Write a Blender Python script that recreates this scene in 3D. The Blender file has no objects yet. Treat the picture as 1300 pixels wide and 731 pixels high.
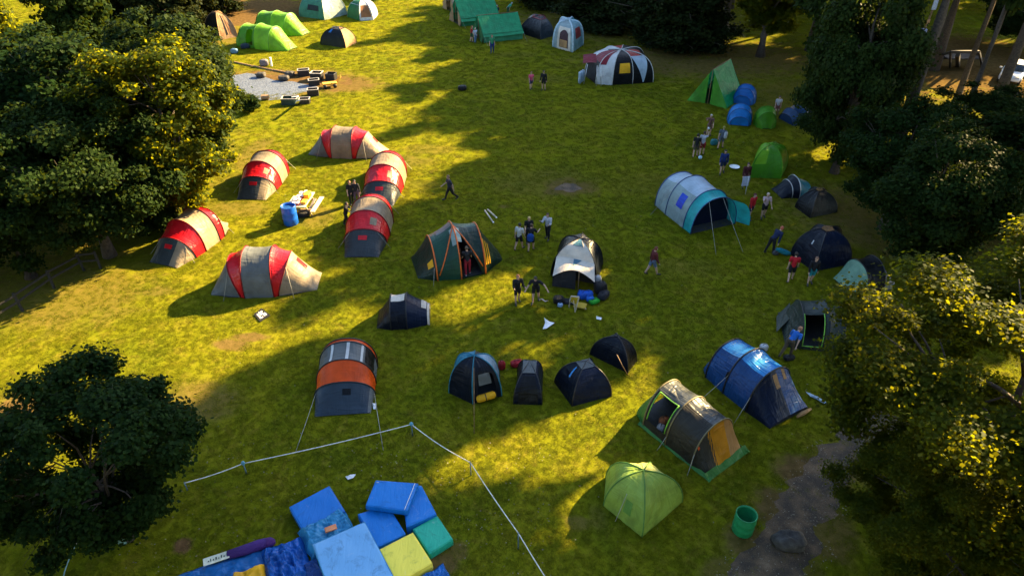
import bpy, math, random
import numpy as np
from mathutils import Vector, Matrix, noise
R = math.radians
rng = random.Random(7)
scene = bpy.context.scene
COL = scene.collection

# ------------------------------------------------------------------ camera, light, exposure
CAM_H, PITCH, FOC = 18.7, R(34.5), 867.0          # metres, radians, focal length in photo pixels (1300 wide)
cam_d = bpy.data.cameras.new('camera')
cam_d.sensor_width = 36.0
cam_d.lens = FOC / 1300.0 * 36.0
cam_d.clip_end = 2000.0
cam = bpy.data.objects.new('camera', cam_d)
cam.location = (0, 0, CAM_H)
cam.rotation_euler = (R(90) - PITCH, 0, 0)
COL.objects.link(cam)
scene.camera = cam

SUN_EL = R(27)
SUN_AZ = math.atan2(0.8, 0.6)
SUN = Vector((math.sin(SUN_AZ) * math.cos(SUN_EL), math.cos(SUN_AZ) * math.cos(SUN_EL), math.sin(SUN_EL)))
world = bpy.data.worlds.new('World')
scene.world = world
world.use_nodes = True
wn = world.node_tree
sky = wn.nodes.new('ShaderNodeTexSky')
sky.sky_type = 'NISHITA'
sky.sun_disc = False
sky.sun_elevation = SUN_EL
sky.sun_rotation = SUN_AZ
bg = wn.nodes['Background']
bg.inputs['Strength'].default_value = 0.062
wn.links.new(sky.outputs[0], bg.inputs['Color'])
sun_d = bpy.data.lights.new('sun', 'SUN')
sun_d.energy = 5.0
sun_d.angle = R(0.5)
sun_d.color = (1.0, 0.72, 0.34)
sun_o = bpy.data.objects.new('sun', sun_d)
sun_o.rotation_euler = SUN.to_track_quat('Z', 'Y').to_euler()
sun_o.location = (60, 60, 60)
COL.objects.link(sun_o)
scene.view_settings.view_transform = 'Standard'
scene.view_settings.look = 'None'
scene.view_settings.exposure = 3.0
scene.view_settings.gamma = 1.0
scene.view_settings.use_curve_mapping = False
scene.cycles.use_denoising = True
scene.cycles.max_bounces = 6
scene.cycles.transparent_max_bounces = 8

# ------------------------------------------------------------------ helpers
def G(px, py, z=0.0):
    """photo pixel -> point where its ray meets the level z (ground by default)"""
    u, v = (px - 650.0) / FOC, (365.5 - py) / FOC
    d = Vector((u, math.cos(PITCH) + v * math.sin(PITCH), -math.sin(PITCH) + v * math.cos(PITCH)))
    t = (CAM_H - z) / -d.z
    return Vector((d.x * t, d.y * t, z))

def nz(p, s=1.0, o=0.0):
    return noise.noise(Vector((p[0] * s + o, p[1] * s - o * 0.7, p[2] * s + o * 1.3)))

def link(o, parent=None):
    COL.objects.link(o)
    if parent is not None:
        o.parent = parent
    return o

def tag(o, label=None, cat=None, group=None, kind=None):
    if label: o['label'] = label
    if cat: o['category'] = cat
    if group: o['group'] = group
    if kind: o['kind'] = kind
    return o

class Thing:
    """an Empty at the thing's base; parts are given in world coordinates"""
    def __init__(self, name, label, cat, base, group=None, scale=1.0):
        self.e = bpy.data.objects.new(name, None)
        self.e.empty_display_size = 0.3
        self.base = Vector(base)
        self.e.location = self.base
        link(self.e)
        tag(self.e, label, cat, group)
    def part(self, name, verts, faces, mat, smooth=True, parent=None, label=None):
        b = self.base
        me = bpy.data.meshes.new(name)
        me.from_pydata([(v[0] - b.x, v[1] - b.y, v[2] - b.z) for v in verts], [], faces)
        if mat: me.materials.append(mat)
        if smooth:
            me.polygons.foreach_set('use_smooth', [True] * len(me.polygons))
        uvl = me.uv_layers.new(name='UVMap')
        if isinstance(verts, UVList):
            U = np.array(verts.uv, dtype=np.float32)
            li = np.empty(len(me.loops), dtype=np.int32); me.loops.foreach_get('vertex_index', li)
            uvl.data.foreach_set('uv', U[li].ravel())
        me.update()
        o = bpy.data.objects.new(name, me)
        link(o, parent or self.e)
        if label: o['label'] = label
        return o

def mesh_obj(name, verts, faces, mat, smooth=False, parent=None):
    me = bpy.data.meshes.new(name)
    me.from_pydata([tuple(v) for v in verts], [], faces)
    if mat: me.materials.append(mat)
    if smooth: me.polygons.foreach_set('use_smooth', [True] * len(me.polygons))
    me.update()
    return link(bpy.data.objects.new(name, me), parent)

class UVList(list):
    uv = None

def grid(fn, nu, nv, hole=None):
    """fn(u, v) over [0,1]^2 -> verts, faces"""
    V = UVList(fn(i / nu, j / nv) for i in range(nu + 1) for j in range(nv + 1))
    a, b, c = V[0], V[nu * (nv + 1)], V[nv]
    du = sum((V[(i + 1) * (nv + 1) + nv // 2] - V[i * (nv + 1) + nv // 2]).length for i in range(nu)); dv = sum((V[(nu // 2) * (nv + 1) + j + 1] - V[(nu // 2) * (nv + 1) + j]).length for j in range(nv))
    o = (a.x * 1.7 + a.y * 2.3) % 13
    V.uv = [(o + du * i / nu, o + dv * j / nv) for i in range(nu + 1) for j in range(nv + 1)]
    F = []
    for i in range(nu):
        for j in range(nv):
            if hole and hole((i + .5) / nu, (j + .5) / nv):
                continue
            a = i * (nv + 1) + j
            F.append((a, a + nv + 1, a + nv + 2, a + 1))
    return V, F

def tube(pts, r, n=6, cap=True):
    """pts with one radius or a list of radii"""
    pts = [Vector(p) for p in pts]
    rr = r if isinstance(r, (list, tuple)) else [r] * len(pts)
    V, F = [], []
    up = Vector((0, 0, 1))
    for i, p in enumerate(pts):
        t = (pts[min(i + 1, len(pts) - 1)] - pts[max(i - 1, 0)])
        t = t.normalized() if t.length > 1e-9 else Vector((0, 0, 1))
        a = t.cross(up)
        if a.length < 1e-3: a = t.cross(Vector((0, 1, 0)))
        a.normalize(); b = a.cross(t)
        for k in range(n):
            an = 2 * math.pi * k / n
            V.append(p + (a * math.cos(an) + b * math.sin(an)) * rr[i])
    for i in range(len(pts) - 1):
        for k in range(n):
            F.append((i * n + k, i * n + (k + 1) % n, (i + 1) * n + (k + 1) % n, (i + 1) * n + k))
    if cap:
        F.append(tuple(range(n - 1, -1, -1)))
        F.append(tuple((len(pts) - 1) * n + k for k in range(n)))
    return V, F

def join(*vf):
    V, F = [], []
    for v, f in vf:
        o = len(V)
        V += list(v)
        F += [tuple(i + o for i in q) for q in f]
    return V, F

def box(c, sx, sy, sz, yaw=0.0, bev=0.0, pitch=0.0, roll=0.0):
    """box whose base centre is c, chamfered along all edges by bev"""
    c = Vector(c)
    M = Matrix.Rotation(yaw, 3, 'Z') @ Matrix.Rotation(pitch, 3, 'X') @ Matrix.Rotation(roll, 3, 'Y')
    hx, hy = sx / 2, sy / 2
    if bev <= 0:
        L = [(-hx, -hy, 0), (hx, -hy, 0), (hx, hy, 0), (-hx, hy, 0), (-hx, -hy, sz), (hx, -hy, sz), (hx, hy, sz), (-hx, hy, sz)]
        F = [(3, 2, 1, 0), (4, 5, 6, 7), (0, 1, 5, 4), (1, 2, 6, 5), (2, 3, 7, 6), (3, 0, 4, 7)]
    else:
        b = min(bev, hx * .9, hy * .9, sz * .45)
        L, F = [], []
        rings = [(0, b), (b, 0), (sz - b, 0), (sz, b)]
        for z, ins in rings:
            x, y = hx - ins, hy - ins
            e = b * (0.6 if ins == 0 else 0.3)
            L += [(-x + e, -y, z), (x - e, -y, z), (x, -y + e, z), (x, y - e, z), (x - e, y, z), (-x + e, y, z), (-x, y - e, z), (-x, -y + e, z)]
        for r in range(3):
            for k in range(8):
                F.append((r * 8 + k, r * 8 + (k + 1) % 8, r * 8 + 8 + (k + 1) % 8, r * 8 + 8 + k))
        F.append(tuple(range(7, -1, -1))); F.append(tuple(range(24, 32)))
    return [c + M @ Vector(l) for l in L], F

def bar(a, b, w, h=None):
    """rectangular bar between two points"""
    a, b = Vector(a), Vector(b)
    h = h or w
    t = (b - a).normalized()
    s = t.cross(Vector((0, 0, 1)))
    if s.length < 1e-3: s = Vector((1, 0, 0))
    s.normalize(); n = s.cross(t)
    V = [p + s * i * w / 2 + n * j * h / 2 for p in (a, b) for i, j in ((-1, -1), (1, -1), (1, 1), (-1, 1))]
    return V, [(0, 1, 2, 3), (7, 6, 5, 4), (0, 4, 5, 1), (1, 5, 6, 2), (2, 6, 7, 3), (3, 7, 4, 0)]

def lathe(c, prof, n=20):
    c = Vector(c)
    V = [c + Vector((r * math.cos(2 * math.pi * k / n), r * math.sin(2 * math.pi * k / n), z)) for r, z in prof for k in range(n)]
    F = [(i * n + k, i * n + (k + 1) % n, (i + 1) * n + (k + 1) % n, (i + 1) * n + k) for i in range(len(prof) - 1) for k in range(n)]
    return V, F

def ellipsoid(c, rx, ry, rz, nu=8, nv=10, rot=None):
    c = Vector(c); V = []; F = []
    for i in range(nu + 1):
        a = math.pi * i / nu
        for k in range(nv):
            b = 2 * math.pi * k / nv
            p = Vector((rx * math.sin(a) * math.cos(b), ry * math.sin(a) * math.sin(b), rz * math.cos(a)))
            if rot: p = rot @ p
            V.append(c + p)
    for i in range(nu):
        for k in range(nv):
            F.append((i * nv + k, (i + 1) * nv + k, (i + 1) * nv + (k + 1) % nv, i * nv + (k + 1) % nv))
    return V, F

# ------------------------------------------------------------------ materials
MATS = {}
def new_mat(name):
    m = bpy.data.materials.new(name)
    m.use_nodes = True
    return m, m.node_tree.nodes, m.node_tree.links

def nd(nt, typ, **kw):
    n = nt.nodes.new(typ)
    for k, v in kw.items():
        setattr(n, k, v)
    return n

def ramp(nt, fac, stops):
    r = nt.nodes.new('ShaderNodeValToRGB')
    while len(r.color_ramp.elements) < len(stops): r.color_ramp.elements.new(0.5)
    for e, (p, c) in zip(r.color_ramp.elements, stops):
        e.position = p; e.color = (*c, 1) if len(c) == 3 else c
    nt.links.new(fac, r.inputs[0])
    return r.outputs[0]

def fabric(col, rough=0.5, trans=0.22, bump=0.35, name=None, spec=0.22):
    """coated tent cloth: slight dirt, creases, some light through"""
    key = ('fab', tuple(col), rough, trans, bump, spec)
    if key in MATS: return MATS[key]
    m, N, L = new_mat(name or 'tent_cloth')
    nt = m.node_tree
    P = N['Principled BSDF']
    tc = nd(nt, 'ShaderNodeTexCoord')
    n1 = nd(nt, 'ShaderNodeTexNoise'); n1.inputs['Scale'].default_value = 1.7; n1.inputs['Detail'].default_value = 5
    L.new(tc.outputs['Object'], n1.inputs['Vector'])
    d = tuple(c * 0.72 + 0.006 for c in col); l = tuple(min(c * 1.18 + 0.004, .95) for c in col)
    c = ramp(nt, n1.outputs[0], [(0.3, d), (0.5, col), (0.72, l)])
    L.new(c, P.inputs['Base Color'])
    P.inputs['Roughness'].default_value = rough
    P.inputs['Specular IOR Level'].default_value = spec
    hs = []
    for (sx, sy, di, w) in ((.7, 4.2, .8, .5), (3.6, .7, 1.0, .5), (1.2, 1.5, .6, .9)):
        mp = nd(nt, 'ShaderNodeMapping'); mp.inputs['Scale'].default_value = (sx, sy, 1)
        L.new(tc.outputs['UV'], mp.inputs['Vector'])
        n2 = nd(nt, 'ShaderNodeTexNoise'); n2.inputs['Scale'].default_value = 1.0; n2.inputs['Detail'].default_value = 1.2; n2.inputs['Distortion'].default_value = di
        L.new(mp.outputs[0], n2.inputs['Vector'])
        a1 = nd(nt, 'ShaderNodeMath', operation='SUBTRACT'); a1.inputs[1].default_value = .5; L.new(n2.outputs[0], a1.inputs[0])
        a2 = nd(nt, 'ShaderNodeMath', operation='ABSOLUTE'); L.new(a1.outputs[0], a2.inputs[0])     # folded: sharp creases
        a3 = nd(nt, 'ShaderNodeMath', operation='MULTIPLY'); a3.inputs[1].default_value = -w; L.new(a2.outputs[0], a3.inputs[0]); hs.append(a3.outputs[0])
    ad = nd(nt, 'ShaderNodeMath', operation='ADD'); L.new(hs[0], ad.inputs[0]); L.new(hs[1], ad.inputs[1])
    ad2 = nd(nt, 'ShaderNodeMath', operation='ADD'); L.new(ad.outputs[0], ad2.inputs[0]); L.new(hs[2], ad2.inputs[1])
    b = nd(nt, 'ShaderNodeBump'); b.inputs['Strength'].default_value = min(1.0, bump * 1.5); b.inputs['Distance'].default_value = 0.16
    L.new(ad2.outputs[0], b.inputs['Height']); L.new(b.outputs[0], P.inputs['Normal'])
    if trans > 0:
        t = nd(nt, 'ShaderNodeBsdfTranslucent'); L.new(c, t.inputs[0])
        mx = nd(nt, 'ShaderNodeMixShader'); mx.inputs[0].default_value = trans
        L.new(P.outputs[0], mx.inputs[1]); L.new(t.outputs[0], mx.inputs[2])
        L.new(mx.outputs[0], N['Material Output'].inputs[0])
    MATS[key] = m
    return m

def solid(col, rough=0.6, metal=0.0, var=0.25, scale=6.0, bump=0.0, name=None, spec=0.4):
    key = ('sol', tuple(col), rough, metal, var, scale, bump, spec)
    if key in MATS: return MATS[key]
    m, N, L = new_mat(name or 'plain')
    nt = m.node_tree; P = N['Principled BSDF']
    tc = nd(nt, 'ShaderNodeTexCoord')
    n1 = nd(nt, 'ShaderNodeTexNoise'); n1.inputs['Scale'].default_value = scale; n1.inputs['Detail'].default_value = 6
    L.new(tc.outputs['Object'], n1.inputs['Vector'])
    c = ramp(nt, n1.outputs[0], [(0.3, tuple(x * (1 - var) for x in col)), (0.7, tuple(min(x * (1 + var), .95) for x in col))])
    L.new(c, P.inputs['Base Color'])
    P.inputs['Roughness'].default_value = rough
    P.inputs['Metallic'].default_value = metal
    P.inputs['Specular IOR Level'].default_value = spec
    if bump > 0:
        b = nd(nt, 'ShaderNodeBump'); b.inputs['Strength'].default_value = bump; b.inputs['Distance'].default_value = 0.05
        L.new(n1.outputs[0], b.inputs['Height']); L.new(b.outputs[0], P.inputs['Normal'])
    MATS[key] = m
    return m

def leafmat(name, c0, c1, tr, tfac=0.35):
    m, N, L = new_mat(name)
    nt = m.node_tree; P = N['Principled BSDF']
    geo = nd(nt, 'ShaderNodeNewGeometry'); oi = nd(nt, 'ShaderNodeObjectInfo')
    n1 = nd(nt, 'ShaderNodeTexNoise'); n1.inputs['Scale'].default_value = 0.9; n1.inputs['Detail'].default_value = 4
    L.new(geo.outputs['Position'], n1.inputs['Vector'])
    w = nd(nt, 'ShaderNodeTexWhiteNoise'); w.noise_dimensions = '1D'
    L.new(geo.outputs['Random Per Island'], w.inputs['W'])
    a = nd(nt, 'ShaderNodeMath', operation='MULTIPLY_ADD'); a.inputs[1].default_value = 0.45
    L.new(w.outputs['Value'], a.inputs[0])
    a2 = nd(nt, 'ShaderNodeMath', operation='MULTIPLY_ADD'); a2.inputs[1].default_value = 0.7; a2.inputs[2].default_value = -0.05
    L.new(n1.outputs[0], a2.inputs[0]); L.new(a2.outputs[0], a.inputs[2])
    c = ramp(nt, a.outputs[0], [(0.2, c0), (0.85, c1)])
    hs = nd(nt, 'ShaderNodeHueSaturation')
    mh = nd(nt, 'ShaderNodeMapRange'); mh.inputs[3].default_value = 0.485; mh.inputs[4].default_value = 0.52
    L.new(oi.outputs['Random'], mh.inputs[0]); L.new(mh.outputs[0], hs.inputs['Hue'])
    mv = nd(nt, 'ShaderNodeMapRange'); mv.inputs[3].default_value = 1.15; mv.inputs[4].default_value = 0.85
    L.new(oi.outputs['Random'], mv.inputs[0]); L.new(mv.outputs[0], hs.inputs['Value'])
    L.new(c, hs.inputs['Color'])
    L.new(hs.outputs[0], P.inputs['Base Color'])
    P.inputs['Roughness'].default_value = 0.6
    P.inputs['Specular IOR Level'].default_value = 0.04
    t = nd(nt, 'ShaderNodeBsdfTranslucent'); t.inputs[0].default_value = (*tr, 1)
    mx = nd(nt, 'ShaderNodeMixShader'); mx.inputs[0].default_value = tfac
    L.new(P.outputs[0], mx.inputs[1]); L.new(t.outputs[0], mx.inputs[2])
    L.new(mx.outputs[0], N['Material Output'].inputs[0])
    return m
# ------------------------------------------------------------------ ground
# worn earth: photo spot, radii in metres, strength
EARTH = [((990, 645), 1.0, 1.0, .85), ((1015, 598), 1.1, .9, .9), ((948, 690), .9, .8, .75), ((1060, 600), 1.2, 1.0, .8), ((1040, 670), 1.2, 1.4, .7), ((915, 725), .7, .6, .6), ((1000, 720), 1.2, .8, .6), ((720, 238), 2.1, 1.5, .75), ((690, 232), 4.0, 2.4, .33), ((245, 515), 1.9, 1.6, .62), ((290, 437), 1.0, .5, .8), ((320, 428), 1.1, .35, .8), ((232, 692), .33, .33, 1.0), ((15, 520), 1.1, 1.4, .9),
         ((320, 195), 1.1, 3.5, .55), ((300, 265), 2.2, 1.2, .5), ((402, 275), 1.2, 1.6, .5), ((510, 205), 2.6, 1.3, .45), ((545, 190), 2.2, 1.0, .4), ((735, 663), .5, .35, .55), ((758, 655), .35, .6, .35),
         ((440, 108), 3.6, 2.2, .8), ((350, 104), 9.0, 4.0, .95), ((320, 15), 9, 10, .95), ((280, 45), 7, 5, .6), ((850, 235), 5, 2.0, .22), ((870, 340), 2.2, 1.0, .25), ((640, 262), .4, .25, .6),
         ((560, 715), .7, .5, .8), ((580, 700), .4, .4, .7), ((1215, 80), 14, 14, .9), ((900, 75), 14, 7, .75), ((1060, 130), 8, 8, .5), ((780, 30), 16, 10, .6), ((30, 250), 12, 16, .6), ((70, 375), 5, 3.5, .5),
         ((1180, 280), 9, 6, .7), ((1250, 600), 5, 4, .25), ((530, 235), 1.8, .8, .25), ((930, 245), 1.3, .6, .35), ((690, 100), 2.5, 1.2, .3), ((655, 70), 2.5, 1.2, .25), ((200, 370), 1.0, .5, .5), ((150, 395), 1.0, .4, .4)]

def ground_colour(nt, blades=False):
    """grass tone from the place on the ground, with worn earth; shared by the turf and the blades"""
    L = nt.links
    geo = nd(nt, 'ShaderNodeNewGeometry')
    pos = geo.outputs['Position']
    def noise_n(scale, detail=4, rough=.55, dist=0.0):
        n = nd(nt, 'ShaderNodeTexNoise'); n.inputs['Scale'].default_value = scale; n.inputs['Detail'].default_value = detail
        n.inputs['Roughness'].default_value = rough; n.inputs['Distortion'].default_value = dist
        L.new(pos, n.inputs['Vector']); return n.outputs[0]
    def mixc(f, a, b, mode='MIX'):
        m = nd(nt, 'ShaderNodeMix', data_type='RGBA', blend_type=mode)
        if isinstance(f, float): m.inputs[0].default_value = f
        else: L.new(f, m.inputs[0])
        for s, v in ((6, a), (7, b)):
            if isinstance(v, tuple): m.inputs[s].default_value = (*v, 1)
            else: L.new(v, m.inputs[s])
        return m.outputs[2]
    big, mid, fin = noise_n(.11, 4), noise_n(.55, 6, .62, .6), noise_n(13.0, 5, .7)
    c_big = ramp(nt, big, [(.32, (.088, .108, .0055)), (.68, (.150, .146, .0065))])
    c_mid = ramp(nt, mid, [(.30, (.080, .102, .0055)), (.52, (.132, .136, .0055)), (.72, (.18, .162, .010))])
    c = mixc(.55, c_big, c_mid)
    dry = ramp(nt, noise_n(1.3, 5, .7, .9), [(.52, (0, 0, 0)), (.74, (1, 1, 1))])
    dm = nd(nt, 'ShaderNodeMath', operation='MULTIPLY'); dm.inputs[1].default_value = .5; L.new(dry, dm.inputs[0])
    c = mixc(dm.outputs[0], c, (.22, .165, .026))
    c = mixc(.8, c, ramp(nt, fin, [(.30, (.84, .84, .84)), (.70, (1.15, 1.15, 1.15))]), 'MULTIPLY')
    if blades:
        return c, None
    # worn earth
    wob = noise_n(.9, 5, .65)
    total = None
    for (sp, rx, ry, st) in EARTH:
        q = G(*sp)
        s1 = nd(nt, 'ShaderNodeVectorMath', operation='SUBTRACT'); s1.inputs[1].default_value = q; L.new(pos, s1.inputs[0])
        s2 = nd(nt, 'ShaderNodeVectorMath', operation='MULTIPLY'); s2.inputs[1].default_value = (1 / rx, 1 / ry, 0); L.new(s1.outputs[0], s2.inputs[0])
        ln = nd(nt, 'ShaderNodeVectorMath', operation='LENGTH'); L.new(s2.outputs[0], ln.inputs[0])
        ad = nd(nt, 'ShaderNodeMath', operation='MULTIPLY_ADD'); ad.inputs[1].default_value = -1.5; L.new(wob, ad.inputs[0]); L.new(ln.outputs['Value'], ad.inputs[2])
        mr = nd(nt, 'ShaderNodeMapRange', interpolation_type='SMOOTHSTEP'); mr.inputs[1].default_value = .42; mr.inputs[2].default_value = -.22
        mr.inputs[3].default_value = 0; mr.inputs[4].default_value = st; L.new(ad.outputs[0], mr.inputs[0])
        if total is None: total = mr.outputs[0]
        else:
            mx = nd(nt, 'ShaderNodeMath', operation='MAXIMUM'); L.new(total, mx.inputs[0]); L.new(mr.outputs[0], mx.inputs[1]); total = mx.outputs[0]
    earth = ramp(nt, noise_n(3.0, 8, .7), [(.28, (.045, .028, .013)), (.5, (.095, .056, .024)), (.72, (.16, .095, .042))])
    c = mixc(total, c, earth)
    return c, (fin, mid)

def earth_at(x, y):
    e = 0.0
    for (sp, rx, ry, st) in EARTH_W:
        d = math.hypot((x - sp.x) / rx, (y - sp.y) / ry)
        if d < 1: e = max(e, st * (1 - d * d))
    return e
EARTH_W = [(G(*sp), rx, ry, st) for sp, rx, ry, st in EARTH]

m_turf, N_, L_ = new_mat('turf')
c_, (fin_, mid_) = ground_colour(m_turf.node_tree)
P_ = N_['Principled BSDF']
L_.new(c_, P_.inputs['Base Color']); P_.inputs['Roughness'].default_value = .95; P_.inputs['Specular IOR Level'].default_value = .0
b_ = nd(m_turf.node_tree, 'ShaderNodeBump'); b_.inputs['Strength'].default_value = .4; b_.inputs['Distance'].default_value = .05
L_.new(fin_, b_.inputs['Height']); L_.new(b_.outputs[0], P_.inputs['Normal'])

gv, gf = grid(lambda u, v: Vector((-500 + 1000 * u, -150 + 1000 * v, 0)), 20, 20)
tag(mesh_obj('ground', gv, gf, m_turf), kind='structure')

# path of dark gravel and earth at the lower right
m_path, N_, L_ = new_mat('gravel_path')
nt = m_path.node_tree; P_ = N_['Principled BSDF']
g_ = nd(nt, 'ShaderNodeNewGeometry')
n_ = nd(nt, 'ShaderNodeTexNoise'); n_.inputs['Scale'].default_value = 26; n_.inputs['Detail'].default_value = 6; n_.inputs['Roughness'].default_value = .75; L_.new(g_.outputs['Position'], n_.inputs['Vector'])
n2_ = nd(nt, 'ShaderNodeTexNoise'); n2_.inputs['Scale'].default_value = 1.4; n2_.inputs['Detail'].default_value = 4; L_.new(g_.outputs['Position'], n2_.inputs['Vector'])
mm_ = nd(nt, 'ShaderNodeMath', operation='MULTIPLY_ADD'); mm_.inputs[1].default_value = .68; L_.new(n2_.outputs[0], mm_.inputs[0])
m2_ = nd(nt, 'ShaderNodeMath', operation='MULTIPLY'); m2_.inputs[1].default_value = .36; L_.new(n_.outputs[0], m2_.inputs[0]); L_.new(m2_.outputs[0], mm_.inputs[2])
L_.new(ramp(nt, mm_.outputs[0], [(.34, (.024, .017, .011)), (.48, (.048, .033, .020)), (.58, (.110, .068, .034)), (.70, (.21, .14, .08))]), P_.inputs['Base Color'])  # tan tones: sandy earth, with sun dapples put into the colour
P_.inputs['Roughness'].default_value = .9
b_ = nd(nt, 'ShaderNodeBump'); b_.inputs['Strength'].default_value = .6; b_.inputs['Distance'].default_value = .04; L_.new(n_.outputs[0], b_.inputs['Height']); L_.new(b_.outputs[0], P_.inputs['Normal'])
PATH_L = [(900, 760), (925, 722), (958, 688), (985, 650), (1000, 615), (1030, 580), (1065, 548), (1110, 515)]
PATH_R = [(1010, 770), (1022, 722), (1035, 690), (1056, 655), (1072, 625), (1090, 598), (1130, 570), (1170, 545)]
pv = []
for k in range(49):
    f = k / 48 * 7; i = min(int(f), 6); w = f - i
    a = G(*PATH_L[i]).lerp(G(*PATH_L[i + 1]), w); b = G(*PATH_R[i]).lerp(G(*PATH_R[i + 1]), w)
    a += (a - b) * (.30 * nz(a, 1.3, 3) + .14 * nz(a, 4.5, 3)); b += (b - a) * (.30 * nz(b, 1.3, 8) + .14 * nz(b, 4.5, 8))
    pv += [Vector((a.x, a.y, .005)), a.lerp(b, .5) + Vector((0, 0, .012)), Vector((b.x, b.y, .005))]
pf = [(3 * k + j, 3 * k + j + 1, 3 * k + j + 4, 3 * k + j + 3) for k in range(48) for j in (0, 1)]
tag(mesh_obj('path', pv, pf, m_path), kind='structure')

def in_path(x, y):
    return 6 < x < 13 and 10 < y < 20 and any(True for k in range(0, len(pv) - 3, 3) if (pv[k].y - y) * (pv[k + 3].y - y) <= 0 and pv[k].x - .05 < x < pv[k + 2].x + .05)

ap_ = []
for k in range(28):
    a = k * 2 * math.pi / 28; q = G(721, 238.5) + Vector((.78 * math.cos(a), .62 * math.sin(a), 0)); q += Vector((nz(q, 2.2, 4), nz(q, 2.2, 8), 0)) * .3; q.z = .008; ap_.append(q)
tag(mesh_obj('ash_patch', [G(721, 238.5) + Vector((0, 0, .012))] + ap_, [(0, 1 + i, 1 + (i + 1) % 28) for i in range(28)], m_path), kind='structure')
# pale gravel bed of the fire circle
m_grav, N_, L_ = new_mat('pale_gravel')
nt = m_grav.node_tree; P_ = N_['Principled BSDF']
g_ = nd(nt, 'ShaderNodeNewGeometry')
n_ = nd(nt, 'ShaderNodeTexNoise'); n_.inputs['Scale'].default_value = 5.5; n_.inputs['Detail'].default_value = 8; n_.inputs['Roughness'].default_value = .8; n_.inputs['Distortion'].default_value = .6; L_.new(g_.outputs['Position'], n_.inputs['Vector'])
L_.new(ramp(nt, n_.outputs[0], [(.32, (.02, .028, .045)), (.47, (.06, .078, .12)), (.58, (.10, .125, .17)), (.7, (.20, .20, .20))]), P_.inputs['Base Color']); P_.inputs['Roughness'].default_value = .55
b_ = nd(nt, 'ShaderNodeBump'); b_.inputs['Strength'].default_value = .8; b_.inputs['Distance'].default_value = .12; L_.new(n_.outputs[0], b_.inputs['Height']); L_.new(b_.outputs[0], P_.inputs['Normal'])
bed = [(296, 96), (312, 93), (335, 97), (357, 103), (376, 106), (392, 109), (401, 112), (393, 116), (378, 119), (367, 124), (349, 127), (330, 126), (312, 122), (296, 118)]
bp = []
for i in range(len(bed)):
    for w in (0, .33, .66):
        p = G(*bed[i]).lerp(G(*bed[(i + 1) % len(bed)]), w)
        p += Vector((nz(p, .8, 1), nz(p, .8, 5), 0)) * .6
        p.z = .006; bp.append(p)
cb = sum(bp, Vector()) / len(bp)
tag(mesh_obj('gravel_bed', [cb] + bp, [(0, 1 + i, 1 + (i + 1) % len(bp)) for i in range(len(bp))], m_grav), kind='structure')

# ------------------------------------------------------------------ grass blades (uncountable: one object)
m_blade, N_, L_ = new_mat('grass_blade')
nt = m_blade.node_tree
c_, _u = ground_colour(nt, True)
oi_ = nd(nt, 'ShaderNodeObjectInfo')
hs_ = nd(nt, 'ShaderNodeHueSaturation'); mv_ = nd(nt, 'ShaderNodeMapRange'); mv_.inputs[3].default_value = 1.0; mv_.inputs[4].default_value = 1.3
L_.new(oi_.outputs['Random'], mv_.inputs[0]); L_.new(mv_.outputs[0], hs_.inputs['Value']); L_.new(c_, hs_.inputs['Color'])
P_ = N_['Principled BSDF']; L_.new(hs_.outputs[0], P_.inputs['Base Color']); P_.inputs['Roughness'].default_value = .55; P_.inputs['Specular IOR Level'].default_value = .04
t_ = nd(nt, 'ShaderNodeBsdfTranslucent'); L_.new(hs_.outputs[0], t_.inputs[0])
mx_ = nd(nt, 'ShaderNodeMixShader'); mx_.inputs[0].default_value = .4
L_.new(P_.outputs[0], mx_.inputs[1]); L_.new(t_.outputs[0], mx_.inputs[2]); L_.new(mx_.outputs[0], N_['Material Output'].inputs[0])

tv, tf = [], []
tr_ = random.Random(3)
for k in range(22):
    a = tr_.uniform(0, 6.283); r0 = tr_.uniform(0, .15); h = tr_.uniform(.018, .042); w = tr_.uniform(.005, .006)
    p = Vector((r0 * math.cos(a), r0 * math.sin(a), -.005)); a2 = tr_.uniform(0, 6.283); d = Vector((math.cos(a2), math.sin(a2), 0)); s = Vector((-d.y, d.x, 0))
    o = len(tv); le = tr_.uniform(.015, .06)
    tv += [p - s * w, p + s * w, p + d * le * .4 + Vector((0, 0, h * .7)) + s * w * .8, p + d * le * .4 + Vector((0, 0, h * .7)) - s * w * .8, p + d * le + Vector((0, 0, h))]
    tf += [(o, o + 1, o + 2, o + 3), (o + 3, o + 2, o + 4)]
tuft_me = bpy.data.meshes.new('grass_tuft'); tuft_me.from_pydata([tuple(v) for v in tv], [], tf); tuft_me.materials.append(m_blade)
tuft_ob = bpy.data.objects.new('grass_tuft', tuft_me)
GP = np.random.default_rng(5)
pts, scl = [], []
for (y0, y1, dens, sc) in ((8, 18, 95, .95), (18, 28, 75, 1.05), (28, 42, 44, 1.3), (42, 64, 18, 1.8), (64, 95, 8, 2.4)):
    half = (y1 * .824 + 10.6) * .78
    n = int(dens * (y1 - y0) * 2 * half)
    X = GP.uniform(-half, half, n); Y = GP.uniform(y0, y1, n)
    keep = np.abs(X) < (Y * .824 + 10.6) * .78
    for x, y in zip(X[keep], Y[keep]):
        e = 0.0
        for (sp, rx, ry, st) in EARTH_W:
            dx = (x - sp.x) / rx
            if -1 < dx < 1:
                dd = dx * dx + ((y - sp.y) / ry) ** 2
                if dd < 1: e = max(e, st * (1 - dd * dd))
        if e > .05 and tr_.random() < e * 1.25: continue
        if in_path(x, y) and tr_.random() < .88: continue
        pts.append((x, y, 0.0)); scl.append(sc * tr_.uniform(.7, 1.25))
gm = bpy.data.meshes.new('grass'); gm.from_pydata(pts, [], [])
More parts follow.
